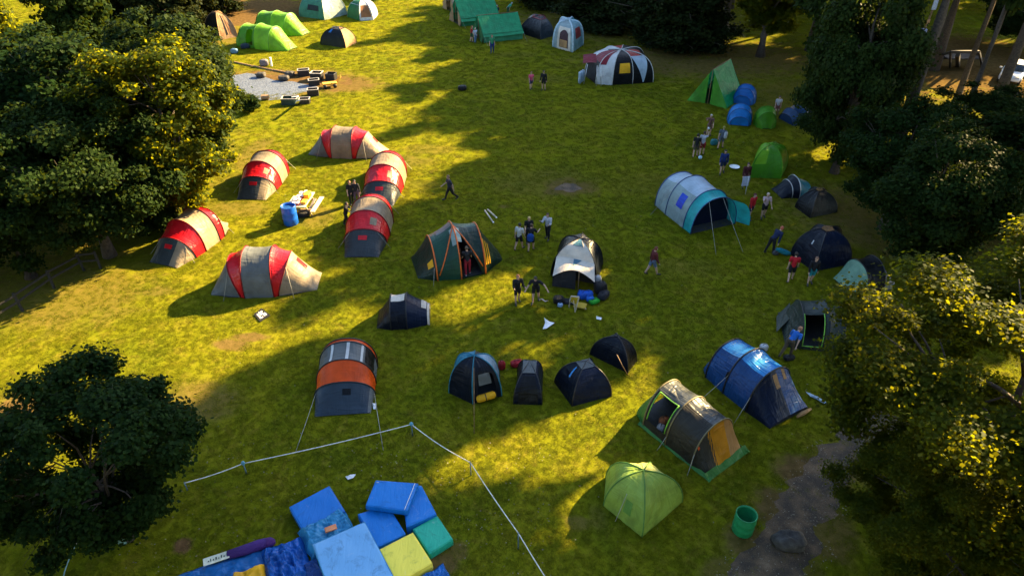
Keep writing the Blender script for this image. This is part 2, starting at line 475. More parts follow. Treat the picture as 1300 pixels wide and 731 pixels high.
at_ = gm.attributes.new('tuft_scale', 'FLOAT', 'POINT'); at_.data.foreach_set('value', scl)
ar_ = gm.attributes.new('tuft_turn', 'FLOAT_VECTOR', 'POINT')
rv = np.zeros((len(pts), 3), dtype=np.float32); rv[:, 2] = GP.uniform(0, 6.283, len(pts)); ar_.data.foreach_set('vector', rv.ravel())
gm.materials.append(m_blade)
grass = link(bpy.data.objects.new('grass', gm)); tag(grass, 'short trampled grass covering the camping field', 'grass', kind='stuff')
ng = bpy.data.node_groups.new('scatter_grass', 'GeometryNodeTree')
ng.interface.new_socket('Geometry', in_out='INPUT', socket_type='NodeSocketGeometry'); ng.interface.new_socket('Geometry', in_out='OUTPUT', socket_type='NodeSocketGeometry')
gi, go = ng.nodes.new('NodeGroupInput'), ng.nodes.new('NodeGroupOutput')
ip = ng.nodes.new('GeometryNodeInstanceOnPoints'); ob = ng.nodes.new('GeometryNodeObjectInfo'); ob.inputs[0].default_value = tuft_ob
na = ng.nodes.new('GeometryNodeInputNamedAttribute'); na.data_type = 'FLOAT'; na.inputs[0].default_value = 'tuft_scale'
nb = ng.nodes.new('GeometryNodeInputNamedAttribute'); nb.data_type = 'FLOAT_VECTOR'; nb.inputs[0].default_value = 'tuft_turn'
ng.links.new(gi.outputs[0], ip.inputs['Points']); ng.links.new(ob.outputs['Geometry'], ip.inputs['Instance'])
ng.links.new(nb.outputs[0], ip.inputs['Rotation']); ng.links.new(na.outputs[0], ip.inputs['Scale']); ng.links.new(ip.outputs[0], go.inputs[0])
gmod = grass.modifiers.new('scatter', 'NODES'); gmod.node_group = ng
# ------------------------------------------------------------------ trees
M_BARK = solid((.070, .052, .038), .9, var=.4, scale=9, bump=.8, name='bark')
M_LEAF = leafmat('leaf_green', (.006, .016, .003), (.019, .037, .007), (.055, .075, .005), .26)  # leaf colour darkened to stand in for shade on the wood
M_LEAF_SUNLIT = leafmat('leaf_sunlit', (.007, .015, .002), (.036, .052, .004), (.36, .35, .006), .36)  # sunlit gold put into the leaf colour, a lit copy of the green
M_NEEDLE = leafmat('needle_green', (.007, .014, .004), (.020, .028, .007), (.05, .05, .005), .22)

def crown_mesh(name, seed, clumps, n, leaf, mat, spread, flat=0.0):
    """leaf-sized faces spread through the clumps"""
    g = np.random.default_rng(seed)
    C = np.array([c[:3] for c in clumps]); Rr = np.array([c[3] for c in clumps])
    w = Rr ** 2; w /= w.sum()
    idx = g.choice(len(C), n, p=w)
    d = g.normal(size=(n, 3)); d /= np.linalg.norm(d, axis=1)[:, None]
    rad = Rr[idx] * (g.random(n) ** .45) * (1 + .22 * g.normal(size=n))
    p = C[idx] + d * rad[:, None] * np.array([1, 1, .72])
    cen = C.mean(0)
    out = p - cen; out /= (np.linalg.norm(out, axis=1)[:, None] + 1e-6)
    nrm = out * .5 + d * .5 + g.normal(size=(n, 3)) * .65 + np.array([0, 0, .55 + flat]); nrm /= np.linalg.norm(nrm, axis=1)[:, None]
    a = np.cross(nrm, g.normal(size=(n, 3))); a /= np.linalg.norm(a, axis=1)[:, None]
    b = np.cross(nrm, a)
    ln = (leaf * g.uniform(.6, 1.35, n))[:, None]
    k = .36 + .16 * g.random(n)[:, None]
    V = np.empty((n, 4, 3))
    V[:, 0] = p - a * ln * .5; V[:, 1] = p + b * ln * k - nrm * ln * .1; V[:, 2] = p + a * ln * .55 - nrm * ln * .12; V[:, 3] = p - b * ln * k - nrm * ln * .1
    keep = V[:, :, 2].min(1) > .25
    V = V[keep]; n = len(V)
    me = bpy.data.meshes.new(name)
    me.vertices.add(4 * n); me.vertices.foreach_set('co', V.ravel().astype(np.float32))
    me.loops.add(4 * n); me.loops.foreach_set('vertex_index', np.arange(4 * n, dtype=np.int32))
    me.polygons.add(n); me.polygons.foreach_set('loop_start', np.arange(0, 4 * n, 4, dtype=np.int32)); me.polygons.foreach_set('loop_total', np.full(n, 4, dtype=np.int32))
    me.materials.append(mat); me.update(calc_edges=True)
    return me

def trunk_mesh(name, h, r, clumps, seed, nl=14, fork=.3):
    rg = random.Random(seed)
    parts = []
    bend = [Vector((rg.uniform(-.25, .25) * k / 5, rg.uniform(-.25, .25) * k / 5, h * k / 6 - (.15 if k == 0 else 0))) for k in range(7)]
    parts.append(tube(bend, [r * (1.45 if k == 0 else 1.02 - k / 6.6) for k in range(7)], 9))
    for c in rg.sample(clumps, min(nl, len(clumps))):
        c = Vector(c[:3])
        z0 = min(h * rg.uniform(fork, .75), c.z * .9)
        k = max(0, min(5, int(z0 / h * 6)))
        p0 = bend[k].lerp(bend[k + 1], z0 / h * 6 - k if z0 / h * 6 - k < 1 else 1)
        r0 = r * max(.16, .62 - .5 * z0 / h)
        mid = p0.lerp(c, .5) + Vector((rg.uniform(-.3, .3), rg.uniform(-.3, .3), .35))
        parts.append(tube([p0, p0.lerp(mid, .5) + Vector((0, 0, .1)), mid, mid.lerp(c, .6), c], [r0, r0 * .75, r0 * .5, r0 * .3, r0 * .12], 6))
        for _ in range(2):
            e = c + Vector((rg.uniform(-1, 1), rg.uniform(-1, 1), rg.uniform(-.4, .8))) * (.25 * h / 2)
            parts.append(tube([mid, mid.lerp(e, .55) + Vector((0, 0, .12)), e], [r0 * .35, r0 * .2, r0 * .07], 5))
    V, F = join(*parts)
    me = bpy.data.meshes.new(name); me.from_pydata([tuple(v) for v in V], [], F); me.materials.append(M_BARK)
    me.polygons.foreach_set('use_smooth', [True] * len(me.polygons)); me.update()
    return me

def broad_clumps(seed, R_, z0, z1, n, cr):
    rg = random.Random(seed); out = []
    zc, hz = (z0 + z1) / 2, (z1 - z0) / 2
    lob = [(rg.uniform(0, 6.28), rg.uniform(-.5, .9), rg.uniform(.75, 1.15)) for _ in range(7)]
    while len(out) < n:
        d = Vector((rg.gauss(0, 1), rg.gauss(0, 1), rg.gauss(0, 1))).normalized()
        k = rg.uniform(.38, 1.0) ** .6
        s = 1.0
        for a, e, g_ in lob:
            q = Vector((math.cos(a) * math.cos(e), math.sin(a) * math.cos(e), math.sin(e)))
            if d.dot(q) > .72: s = g_
        wz = d.z * hz
        rr = R_ * (1.0 if d.z > -.25 else 1.0 + .35 * (d.z + .25))
        p = (d.x * rr * k * s, d.y * rr * k * s, zc + wz * k * (s if d.z > 0 else 1))
        out.append((*p, cr * rg.uniform(.55, 1.25)))
    return out

def conifer_clumps(seed, R_, z0, z1, n, cr):
    rg = random.Random(seed); out = []
    for k in range(n):
        f = (k + rg.random()) / n
        f = 1 - (1 - f) ** .75
        a = k * 2.399 + rg.uniform(-.3, .3)
        r = R_ * (1 - f) ** .8 * rg.uniform(.35, 1.05) + .15
        out.append((r * math.cos(a), r * math.sin(a), z0 + (z1 - z0) * f - r * .22, cr * (.45 + .75 * (1 - f)) * rg.uniform(.7, 1.15)))
    return out

ARCH = {}
def arch(key, kind, seed, h, R_, z0, z1, ncl, cr, n, leaf, mat, tr, nl=14, fork=.3):
    cl = (conifer_clumps if kind == 'con' else broad_clumps)(seed, R_, z0, z1, ncl, cr)
    ARCH[key] = (trunk_mesh('trunk', h, tr, cl, seed, nl, fork), crown_mesh('crown', seed, cl, n, leaf, mat, R_, .2 if kind == 'con' else 0))
arch('near', 'b', 11, 8.5, 3.9, 1.9, 10.0, 120, .66, 190000, .088, M_LEAF_SUNLIT, .26, 22)
arch('small', 'b', 23, 5.2, 3.0, 1.1, 6.6, 100, .52, 74000, .115, M_LEAF, .11, 18, .3)
arch('broad_a', 'b', 31, 8.5, 3.7, .9, 10.0, 105, .84, 72000, .175, M_LEAF, .28)
arch('broad_b', 'b', 47, 8.0, 4.0, 1.0, 9.2, 105, .86, 72000, .18, M_LEAF, .28)
arch('broad_c', 'b', 59, 9.0, 3.3, 1.4, 10.6, 92, .78, 66000, .17, M_LEAF_SUNLIT, .24)
arch('tall_a', 'b', 67, 17.5, 5.0, 3.2, 20.0, 120, 1.35, 52000, .40, M_LEAF, .45, 18)
arch('tall_b', 'b', 71, 18.0, 4.4, 2.6, 20.5, 110, 1.3, 48000, .38, M_LEAF_SUNLIT, .42, 18)
arch('tall_c', 'b', 73, 25.0, 4.9, 9.0, 28.0, 105, 1.5, 50000, .46, M_LEAF, .42, 18, .4)
arch('pine', 'b', 79, 28.0, 4.3, 23.8, 30.0, 60, 1.4, 24000, .46, M_NEEDLE, .34, 12, .8)  # invented high crown, shaped to leave sunlit gaps in the cast shade
arch('conifer', 'con', 83, 15.5, 3.6, .8, 16.0, 150, .95, 46000, .28, M_NEEDLE, .3, 40, .05)
arch('shrub', 'b', 97, 1.4, 1.25, .1, 2.0, 34, .42, 9000, .15, M_LEAF, .06, 8, .1)
ARCH_H = {'near': 10.4, 'small': 6.9, 'broad_a': 10.4, 'broad_b': 9.6, 'broad_c': 11, 'tall_a': 20.8, 'tall_b': 21.2, 'tall_c': 28.5, 'pine': 30.0, 'conifer': 16.3, 'shrub': 2.2}

def tree(key, label, pos, height, wide=1.0, turn=0.0, name='tree', group=None, lean=(0, 0)):
    """pos: photo pixel of the foot (2 values) or a world point (3 values)"""
    p = G(*pos) if len(pos) == 2 else Vector(pos)
    e = bpy.data.objects.new(name, None); link(e); e.location = p
    s = height / ARCH_H[key]
    e.scale = (s * wide, s * wide, s); e.rotation_euler = (R(lean[0]), R(lean[1]), R(turn))
    tag(e, label, 'shrub' if key == 'shrub' else 'tree', group)
    for nm, me in zip(('trunk', 'crown'), ARCH[key]):
        link(bpy.data.objects.new(nm, me), e)
    return e

# left wood
tree('broad_c', 'leafy tree with its sunlit golden flank beside the pale gravel bed', (243, 288), 10.6, 1.12, 20)
tree('broad_a', 'leafy gold-edged tree standing over the low golden shrub', (252, 236), 11.4, 1.0, 130)
tree('broad_a', 'tall dark tree at the back of the wood, next to the gold-flanked one', (150, 262), 11.2, 1.15, 100)
tree('broad_b', 'low round dark tree behind the red tent pitched against the wood', (140, 325), 8.6, 1.05, 200)
tree('broad_a', 'dark tree overhanging the upper rails of the wooden rail fence', (40, 352), 8.8, 1.05, 300)
tree('broad_b', 'dark tree at the lower end of the wooden rail fence', (-60, 372), 9.0, 1.1, 30)
tree('broad_b', 'broad dark tree deep in the wood behind the rail fence', (55, 278), 10.2, 1.2, 160)
tree('broad_c', 'golden sunlit tree deep in the wood beyond the dark ones', (-8, 100), 11.0, 1.1, 70)
tree('tall_a', 'tall dark tree rising over the scrub behind the brown canvas tent', (120, 95), 17.0, .95, 10)
tree('tall_b', 'tall shadowy tree between golden tree and the wood', (20, 190), 13.0, .9, 200)
tree('conifer', 'dark fir beside the brown canvas tent', (215, 40), 15.0, 1.25, 0, 'conifer')
tree('conifer', 'dark fir shading the bare earth behind the brown canvas tent', (265, 18), 15.0, 1.2, 60, 'conifer')
tree('conifer', 'dark fir deep in the scrub beyond the wood', (130, 30), 16.0, 1.2, 140, 'conifer')
tree('shrub', 'low golden shrub between wood and gravel bed', (318, 142), 1.5, 1.1, 0, 'shrub')
tree('shrub', 'dark shrub at the foot of the wood behind the red tent', (205, 292), 1.9, 1.2, 50, 'shrub')
# near trees
tree('small', 'small dark maple in a pale trunk guard by the rope fence', (165, 684), 6.7, 1.05, 15)
tree('near', 'large gold-lit tree overhanging the gravel path', (1208, 692), 10.3, 1.36, 0)
tree('near', 'low leafy tree beside the stone on the gravel path', (1160, 742), 5.8, 1.3, 140)
tree('near', 'leafy tree behind the gold-lit tree, toward the white car', (21.5, 21, 0), 8.6, 1.0, 250)
# right wood
tree('broad_b', 'low spreading tree between green shell tent and open-branched tree', (1064, 200), 5.5, 1.2, 20)
tree('broad_a', 'low dark tree behind the dark blue dome tent', (1165, 342), 8.4, 1.08, 40)
tree('broad_b', 'grey-green tree behind the black tent with the orange-lit top', (1120, 290), 7.6, .95, 90)
tree('broad_a', 'dense dark tree between the white car and the gold-lit tree', (1275, 300), 8.0, 1.3, 210)
tree('broad_b', 'dark tree in front of the white car', (1245, 215), 5.6, 1.6, 330)
tree('broad_a', 'open-branched tree beside the shaded blue shell tent', (20.6, 40.2, 0), 13.4, .72, 250)
tree('tall_a', 'tall tree standing over the green shell tent', (1052, 135), 15.0, 1.0, 120)
tree('tall_b', 'tall tree at the wood edge behind the green ridge tent', (965, 72), 14.0, 1.3, 20)
tree('conifer', 'dark fir behind the red, white and black tent', (860, 58), 12.5, 1.9, 10, 'conifer')
tree('conifer', 'dark fir behind the pale blue inflatable tent', (770, 30), 12.5, 1.9, 200, 'conifer')
tree('conifer', 'dark fir behind the two green canvas tents', (705, 8), 11.5, 1.9, 80, 'conifer')
tree('broad_b', 'dark leafy tree beyond the white car', (1290, 62), 6.5, 1.5, 75)
tree('broad_a', 'dark leafy tree at the back of the shaded clearing', (1258, 14), 9.0, 1.4, 190)
tree('broad_a', 'dark leafy tree behind the banner post', (1105, 12), 9.0, 1.3, 290)
# unseen trees added behind the viewpoint to block sky light from the foreground
for k, (x, y, h) in enumerate([(-27, 4, 17), (-20, -7, 20), (-9, -12, 21), (3, -13, 20), (14, -10, 21), (24, -3, 19)]):
    tree('tall_a' if k % 2 else 'tall_b', 'unseen tall tree added behind the viewpoint to block sky light', (x, y, 0), h, 1.15, 63 * k, group='sky-blocking trees added behind the viewpoint')
# ------------------------------------------------------------------ tall trees of the wood that shade the field (their crowns stand above the view)
SHADE = [('tall_c', 28.1, 29.2, 20, 1), ('tall_c', 32, 25.5, 17, 1.05), ('tall_c', 66, 122, 28, 1.2), ('tall_c', 80, 116, 28, 1.2), ('tall_c', 90, 92, 28, 1.2), ('tall_c', 43.5, 52, 26.3, 1), ('pine', 33.8, 46.6, 30, 1.1), ('pine', 24.4, 40.8, 30, 1.1), ('tall_c', 42.9, 46.2, 22.5, 1.45), ('tall_c', 38, 62, 28, 1), ('tall_c', 41, 74, 28, 1), ('tall_c', 35, 80, 28, 1), ('tall_c', 29.7, 56, 25.8, 1.08), ('tall_c', 30.2, 44.1, 28, .5), ('pine', 36.1, 40.7, 30, 1.15), ('pine', 34.2, 51.5, 30, .62),
         ('tall_c', 35, 89, 28, 1), ('tall_c', 38, 68, 28, 1), ('tall_c', 29, 104, 28, 1), ('tall_c', 41, 80, 28, 1), ('tall_c', 29, 95, 24, 1.15), ('tall_c', 8, 116, 28, 1), ('tall_c', 26, 110, 24, 1.15), ('tall_c', 23, 77, 20, 1.15), ('tall_c', 29, 68, 20, 1.15), ('tall_c', 26, 86, 20, 1.15),
         ('tall_c', 68, 99, 28, 1), ('tall_c', 78, 92, 28, 1), ('tall_c', 60, 108, 28, 1.1), ('tall_c', 85, 104, 28, 1), ('tall_c', 72, 118, 28, 1), ('tall_c', 52, 116, 28, 1.1), ('tall_c', 58, 82, 26, 1), ('tall_c', 50, 98, 26, 1)]
for k, (key, x, y, h, w) in enumerate(SHADE):
    tree(key, 'tall bare-stemmed tree of the wood above the shaded clearing', (x, y, 0), h, w, 47 * k, group='tall trees above the clearing')
# ------------------------------------------------------------------ tents
RED, RED_D = fabric((.48, .006, .012), .33, .14, spec=.35), fabric((.18, .005, .008), .4, .1)
BEIGE, BEIGE_L = fabric((.22, .175, .115), .5, .2), fabric((.28, .22, .14), .5, .2)
SLATE, SLATE_L = fabric((.026, .034, .038), .4, .06), fabric((.11, .12, .118), .45, .15)
ORANGE = fabric((.62, .07, .006), .38, .15)
NAVY, NAVY_B, BLACK = fabric((.0032, .0055, .012), .36, .03, spec=.16), fabric((.004, .009, .026), .36, .05, spec=.16), fabric((.0035, .004, .005), .4, .02, spec=.16)
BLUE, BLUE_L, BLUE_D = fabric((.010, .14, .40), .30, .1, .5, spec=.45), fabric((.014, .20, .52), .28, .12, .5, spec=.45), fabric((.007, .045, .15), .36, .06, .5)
TEAL, TEAL_D = fabric((.025, .36, .36), .38, .2), fabric((.012, .16, .19), .42, .15)
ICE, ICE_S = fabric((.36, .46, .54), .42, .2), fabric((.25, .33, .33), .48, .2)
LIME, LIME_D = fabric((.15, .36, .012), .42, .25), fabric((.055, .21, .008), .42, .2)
GREEN, GREEN_D = fabric((.014, .25, .10), .5, .18), fabric((.012, .13, .045), .5, .18)
FOREST, FOREST_L = fabric((.005, .020, .012), .4, .05), fabric((.010, .048, .028), .35, .08)
WHITE, CREAM = fabric((.55, .56, .54), .5, .2), fabric((.62, .55, .45), .5, .2)
MAROON = fabric((.17, .010, .018), .42, .12)
CANVAS, TANC = fabric((.30, .19, .10), .8, .15), fabric((.40, .23, .10), .7, .2)
YELLOWC = fabric((.75, .38, .01), .5, .15)
OLIVE = fabric((.022, .020, .014), .5, .05)
GREY_G = fabric((.040, .046, .046), .34, .08, .5, spec=.35)
GREEN_SUNLIT = fabric((.48, .50, .14), .42, .3, .4)  # yellow sunlight on the dome's upper panels put into the cloth
POLE_K, POLE_B = solid((.012, .012, .014), .4, name='black_pole'), solid((.02, .05, .16), .4, name='blue_pole')
POLE_O, POLE_S, POLE_L = solid((.55, .11, .01), .45, name='orange_trim'), solid((.45, .45, .43), .3, .7, name='metal_pole'), solid((.16, .42, .04), .45, name='lime_trim')
CORD = solid((.32, .30, .24), .8, name='guy_cord')
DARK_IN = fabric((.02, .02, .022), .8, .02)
GROUNDSHEET = solid((.03, .032, .035), .7, name='groundsheet')
TENT_N = [0]

def guy(t, a, b, parent=None):
    a, b = Vector(a), Vector(b)
    m = a.lerp(b, .5) - Vector((0, 0, .02))
    t.part('guy_rope', *tube([a, m, b], .011, 4), CORD)

def loft_tent(name, label, A, B, W, H, st, panels, sleeves=(), smat=POLE_K, patches=(), holes=(), guys=(), q=.82, a=.9, sag=.045, wr=.022, base_skirt=None, cat='tent', group=None, seed=None, floor=True, sr=.028, inner=None, flip=False):
    """arched tent along the ground line A-B (photo pixels); st: (s, width, height) stations; panels: cloth per bay or [(t0,t1,cloth)...]"""
    if flip:                                      # mirror left and right
        panels = [[(1 - b, 1 - a_, m) for a_, b, m in p] if isinstance(p, list) else p for p in panels]
        patches = [(n_, i, u0, u1, 1 - t1, 1 - t0, m) for n_, i, u0, u1, t0, t1, m in patches]
        holes = [(h[0], h[1], h[2], 1 - h[4], 1 - h[3], *h[5:]) for h in holes]
        guys = [(i, u, 1 - t_, d, al) for i, u, t_, d, al in guys]
    A = G(*A) if not isinstance(A, Vector) else A
    B = G(*B) if not isinstance(B, Vector) else B
    TENT_N[0] += 1
    sd = TENT_N[0] * 13.7 if seed is None else seed
    ax = (B - A); Ln = ax.length; ax.normalize()
    n = Vector((-ax.y, ax.x, 0))
    T = Thing(name, label, cat, A.lerp(B, .5), group)
    def surf(i, u, t, off=0.0):
        s0, w0, h0 = st[i][:3]; s1, w1, h1 = st[i + 1][:3]
        b0 = st[i][3] if len(st[i]) > 3 else s0; b1 = st[i + 1][3] if len(st[i + 1]) > 3 else s1
        w = (w0 + (w1 - w0) * u) * W / 2; h = (h0 + (h1 - h0) * u) * H
        an = math.pi * t
        c, sn = math.cos(an), math.sin(an)
        s = (b0 + (b1 - b0) * u) * (1 - sn) + (s0 + (s1 - s0) * u) * sn
        tight = 4 * u * (1 - u) * sag * (.35 + .65 * sn)
        x = (abs(c) ** a) * (1 if c >= 0 else -1) * w * (1 - tight * .6)
        z = (max(sn, 0) ** q) * h * (1 - tight)
        p = A + ax * (s * Ln) + n * x + Vector((0, 0, z))
        k = min(1, 5 * sn) * min(1, 6 * u * (1 - u) + .15)
        # tension creases run from bay edges; broad billows on top
        wv = nz((s * Ln * 2.2, an * 1.6, 0), 1.0, sd) * 1.1 + nz((s * Ln * 5.5, an * 3.2, 2), 1.0, sd + 9) * .5
        out = (n * c + Vector((0, 0, sn))).normalized()
        return p + out * (wv * wr * k + off)
    def hole_of(i, t0, t1):
        hs = [h for h in holes if h[0] == i]
        if not hs: return None
        return lambda u, v: any(h[1] < u < h[1] + (h[2] - h[1]) * (min(1, max(0, (t0 + (t1 - t0) * v - h[3]) / (h[4] - h[3]))) if len(h) > 6 else 1) and h[3] < t0 + (t1 - t0) * v < h[4] for h in hs)
    for i, pn in enumerate(panels):
        if pn is None: continue
        for (t0, t1, m) in (pn if isinstance(pn, list) else [(0, 1, pn)]):
            nu = max(6, int((st[i + 1][0] - st[i][0]) * Ln * 7)); nu = min(nu, 22) if not any(len(h) > 6 and h[0] == i for h in holes) else 40
            T.part('panel', *grid(lambda u, v: surf(i, u, t0 + (t1 - t0) * v), nu, max(6, int((34 if nu < 40 else 90) * (t1 - t0))), hole_of(i, t0, t1)), m)
    for k in sleeves:
        i, u = (k, 0) if k < len(st) - 1 else (k - 1, 1)
        T.part('pole_sleeve', *tube([surf(i, u, j / 26, .012) for j in range(27)], sr, 6), smat)
    for (nm, i, u0, u1, t0, t1, m) in patches:
        T.part(nm, *grid(lambda u, v: surf(i, u0 + (u1 - u0) * u, t0 + (t1 - t0) * v, .016), 8, 8), m)
    for h in holes:
        if len(h) > 6: continue
        i, u0, u1, t0, t1 = h[:5]
        loop = [(u0, t0), (u0, t1), (u1, t1), (u1, t0)]
        path = [surf(i, loop[k][0] + (loop[k + 1][0] - loop[k][0]) * j / 8, loop[k][1] + (loop[k + 1][1] - loop[k][1]) * j / 8, .01) for k in range(3) for j in range(9)]
        T.part('door_trim', *tube(path, .022, 5), h[5] if len(h) > 5 else smat)
    for (i, u, t, d, al) in guys:
        p = surf(i, u, t); sgn = 1 if t < .5 else -1
        guy(T, p, Vector((p.x, p.y, 0)) + n * sgn * d + ax * al)
    if floor:
        fl = []
        for side in (0, 1):
            for i in (range(len(st)) if side == 0 else range(len(st) - 1, -1, -1)):
                s, w = st[i][:2]
                fl.append(A + ax * s * Ln + n * (w * W / 2 * .97 * (1 if side == 0 else -1)) + Vector((0, 0, .03)))
        T.part('groundsheet', fl, [tuple(range(len(fl)))], GROUNDSHEET, False)
    if inner:                                     # sleeping compartment hung inside
        (s0, w0, h0, m) = inner
        V = [A + ax * (s0 * Ln) + n * (w0 * W / 2 * math.cos(math.pi * k / 14)) + Vector((0, 0, h0 * H * math.sin(math.pi * k / 14) ** q + .03)) for k in range(15)]
        T.part('inner_wall', V, [tuple(range(15))], m, False)
    T.surf, T.ax, T.n, T.A, T.L = surf, ax, n, A, Ln
    return T

def dome_tent(name, label, corners, H, panels, apex=None, p=.85, q=1.0, sag=.08, sleeves=True, smat=POLE_K, patches=(), holes=(), cap=None, guys=(), wr=.02, cat='tent', sr=.022, group=None):
    """pole-crossed dome on a footprint given as photo pixels"""
    C = [G(*c) for c in corners]; n = len(C)
    TENT_N[0] += 1; sd = TENT_N[0] * 11.3
    cen = sum(C, Vector()) / n
    ap = cen if apex is None else cen + (G(*apex) - cen)
    T = Thing(name, label, cat, cen, group)
    def arc(k, v):
        f = max(0.0, math.cos(v * math.pi / 2)) ** p
        c = ap + (C[k % n] - ap) * f
        return Vector((c.x, c.y, H * math.sin(v * math.pi / 2) ** q))
    def surf(k, v, w, off=0.0):
        b = arc(k, v).lerp(arc(k + 1, v), w)
        s = 4 * w * (1 - w) * sag * math.sin(math.pi * min(1, v * 1.15)) ** .8
        d = Vector((ap.x - b.x, ap.y - b.y, 0))
        out = Vector((b.x - ap.x, b.y - ap.y, 0)); out = out.normalized() if out.length > 1e-4 else Vector((0, 0, 1))
        nrm = (out * math.cos(v * 1.4) + Vector((0, 0, math.sin(v * 1.4)))).normalized()
        kk = min(1, 6 * w * (1 - w) + .05) * min(1, 5 * v)
        wv = nz((w * 6, v * 2.2, k * 3.1), 1.0, sd) + .5 * nz((w * 13, v * 4, k), 1.0, sd + 4)
        return b + d * s + nrm * (wv * wr * kk + off)
    for k, m in enumerate(panels):
        if m is None: continue
        hs = [h for h in holes if h[0] == k]
        T.part('panel', *grid(lambda u, w: surf(k, u, w), 16, 14, (lambda u, w: any(h[1] < u < h[2] and h[3] < w < h[4] for h in hs)) if hs else None), m)
    if sleeves:
        for k in range(n):
            T.part('pole_sleeve', *tube([arc(k, j / 14) + Vector((0, 0, .012)) for j in range(15)], sr, 5), smat)
    for (nm, k, v0, v1, w0, w1, m) in patches:
        T.part(nm, *grid(lambda u, w: surf(k, v0 + (v1 - v0) * u, w0 + (w1 - w0) * w, .016), 8, 8), m)
    if cap:
        m, v0 = cap
        V, F = [ap + Vector((0, 0, H + .03))], []
        nn = n * 6
        for j in range(nn):
            k, w = j // 6, (j % 6) / 6
            V.append(surf(k, v0, w, .03))
        F = [(0, 1 + j, 1 + (j + 1) % nn) for j in range(nn)]
        T.part('vent_cap', V, F, m)
    for (k, v, w, d) in guys:
        a = surf(k, v, w); o = Vector((a.x - ap.x, a.y - ap.y, 0))
        o = o.normalized() if o.length > .05 else (C[k] - ap).normalized()
        guy(T, a, Vector((a.x, a.y, 0)) + o * d)
    T.part('groundsheet', [c + (c - cen) * -.02 + Vector((0, 0, .03)) for c in C], [tuple(range(n))], GROUNDSHEET, False)
    T.surf, T.C, T.ap = surf, C, ap
    return T

def ridge_tent(name, label, F_, B_, W, H, wall, roof_m, wall_m, front_m, front_open=.35, overhang=.25, cat='tent', spots=None):
    """canvas ridge tent: ground centre of the front and of the back as photo pixels"""
    F_, B_ = G(*F_), G(*B_)
    ax = B_ - F_; Ln = ax.length; ax.normalize(); n = Vector((-ax.y, ax.x, 0))
    TENT_N[0] += 1; sd = TENT_N[0] * 5.1
    T = Thing(name, label, cat, F_.lerp(B_, .5))
    P = lambda s, x, z: F_ + ax * s + n * x + Vector((0, 0, z))
    for sg in (-1, 1):
        def roof(u, v):
            s = -overhang * .3 + (Ln + overhang * .6) * u
            x = (W / 2 + overhang) * v * sg; z = H - (H - wall + overhang * (H - wall) / (W / 2)) * v
            sagz = -.10 * math.sin(math.pi * u) * (1 - .5 * v) - .07 * math.sin(math.pi * v)
            return P(s, x, z + sagz + .02 * nz((s * 3, v * 2, sg), 1, sd))
        T.part('roof_panel', *grid(roof, 16, 8), roof_m)
        T.part('side_wall', *grid(lambda u, v: P(Ln * u, sg * (W / 2 + .05 * (1 - v) + .03 * nz((u * 9, v * 2, sg), 1, sd)), wall * 1.02 * v), 14, 5), wall_m)
        if front_open < 1:
            T.part('door_flap', *grid(lambda u, v: P(-.03 - .25 * (1 - v) * u * (1 - front_open), sg * (W / 2) * (front_open + (1 - front_open) * u), (wall + (H - wall) * (1 - (front_open + (1 - front_open) * u))) * v), 6, 8), front_m)
    T.part('back_wall', [P(Ln, -W / 2, 0), P(Ln, W / 2, 0), P(Ln, W / 2, wall), P(Ln, 0, H - .05), P(Ln, -W / 2, wall)], [(0, 1, 2, 3, 4)], wall_m, False)
    for s in (.02, Ln - .02):
        T.part('upright_pole', *tube([P(s, 0, 0), P(s, 0, H - .02)], .03, 6), TIMBER)
    T.part('ridge_pole', *tube([P(-.15, 0, H - .03), P(Ln + .15, 0, H - .03)], .03, 6), TIMBER)
    for s in (0, Ln):
        for sg in (-1, 1):
            guy(T, P(s, sg * (W / 2 + overhang), wall - .15), P(s, sg * (W / 2 + 1.3), 0))
    T.part('groundsheet', [P(0, -W / 2, .02), P(Ln, -W / 2, .02), P(Ln, W / 2, .02), P(0, W / 2, .02)], [(0, 1, 2, 3)], GROUNDSHEET, False)
    if spots:
        for (u, v, su, sv, m) in spots:
            T.part('weather_patch', *grid(lambda a, b: roof_pt(T, P, Ln, W, H, wall, overhang, u + (a - .5) * su, v + (b - .5) * sv), 4, 4), m)
    T.P, T.L = P, Ln
    return T
def roof_pt(T, P, Ln, W, H, wall, ov, u, v):
    sg = -1 if v < 0 else 1; v = abs(v)
    s = -ov * .3 + (Ln + ov * .6) * u
    x = (W / 2 + ov) * v * sg; z = H - (H - wall + ov * (H - wall) / (W / 2)) * v
    return P(s, x, z - .10 * math.sin(math.pi * u) * (1 - .5 * v) - .07 * math.sin(math.pi * v) + .035)
TIMBER = solid((.20, .125, .06), .75, var=.35, scale=12, name='timber')

# --- the seven red and orange tunnel tents -------------------------------------------------
ST_R = [(0, .68, .03), (.19, .93, .80, .30), (.345, 1, 1, .34), (.61, 1, 1, .615), (.77, .93, .82, .65), (1, .62, .03)]
ST_E = [(0, .75, .03), (.22, .95, .62, .27), (.42, 1, .95, .43), (.70, 1, 1, .70), (.84, .93, .85, .80), (1, .62, .03)]
def tunnel(label, A, B, W=2.35, H=1.75, front=SLATE, band=RED, body=BEIGE, rear=SLATE_L, st=ST_R, trim=RED_D, badge=RED, extra=(), guys=None, frontsplit=None):
    t = loft_tent('tunnel_tent', label, A, B, W, H, st, [frontsplit or front, band, body, band, rear], (1, 2, 3, 4), trim,
                  [('badge', 0, .62, .78, .44, .56, badge), *extra] if badge else extra,
                  guys=guys if guys is not None else [(0, .9, .5, .01, -1.3 * 0), (1, 0, .3, .7, -.3), (1, 0, .7, .7, -.3), (3, 1, .3, .7, .3), (3, 1, .7, .7, .3)])
    return t
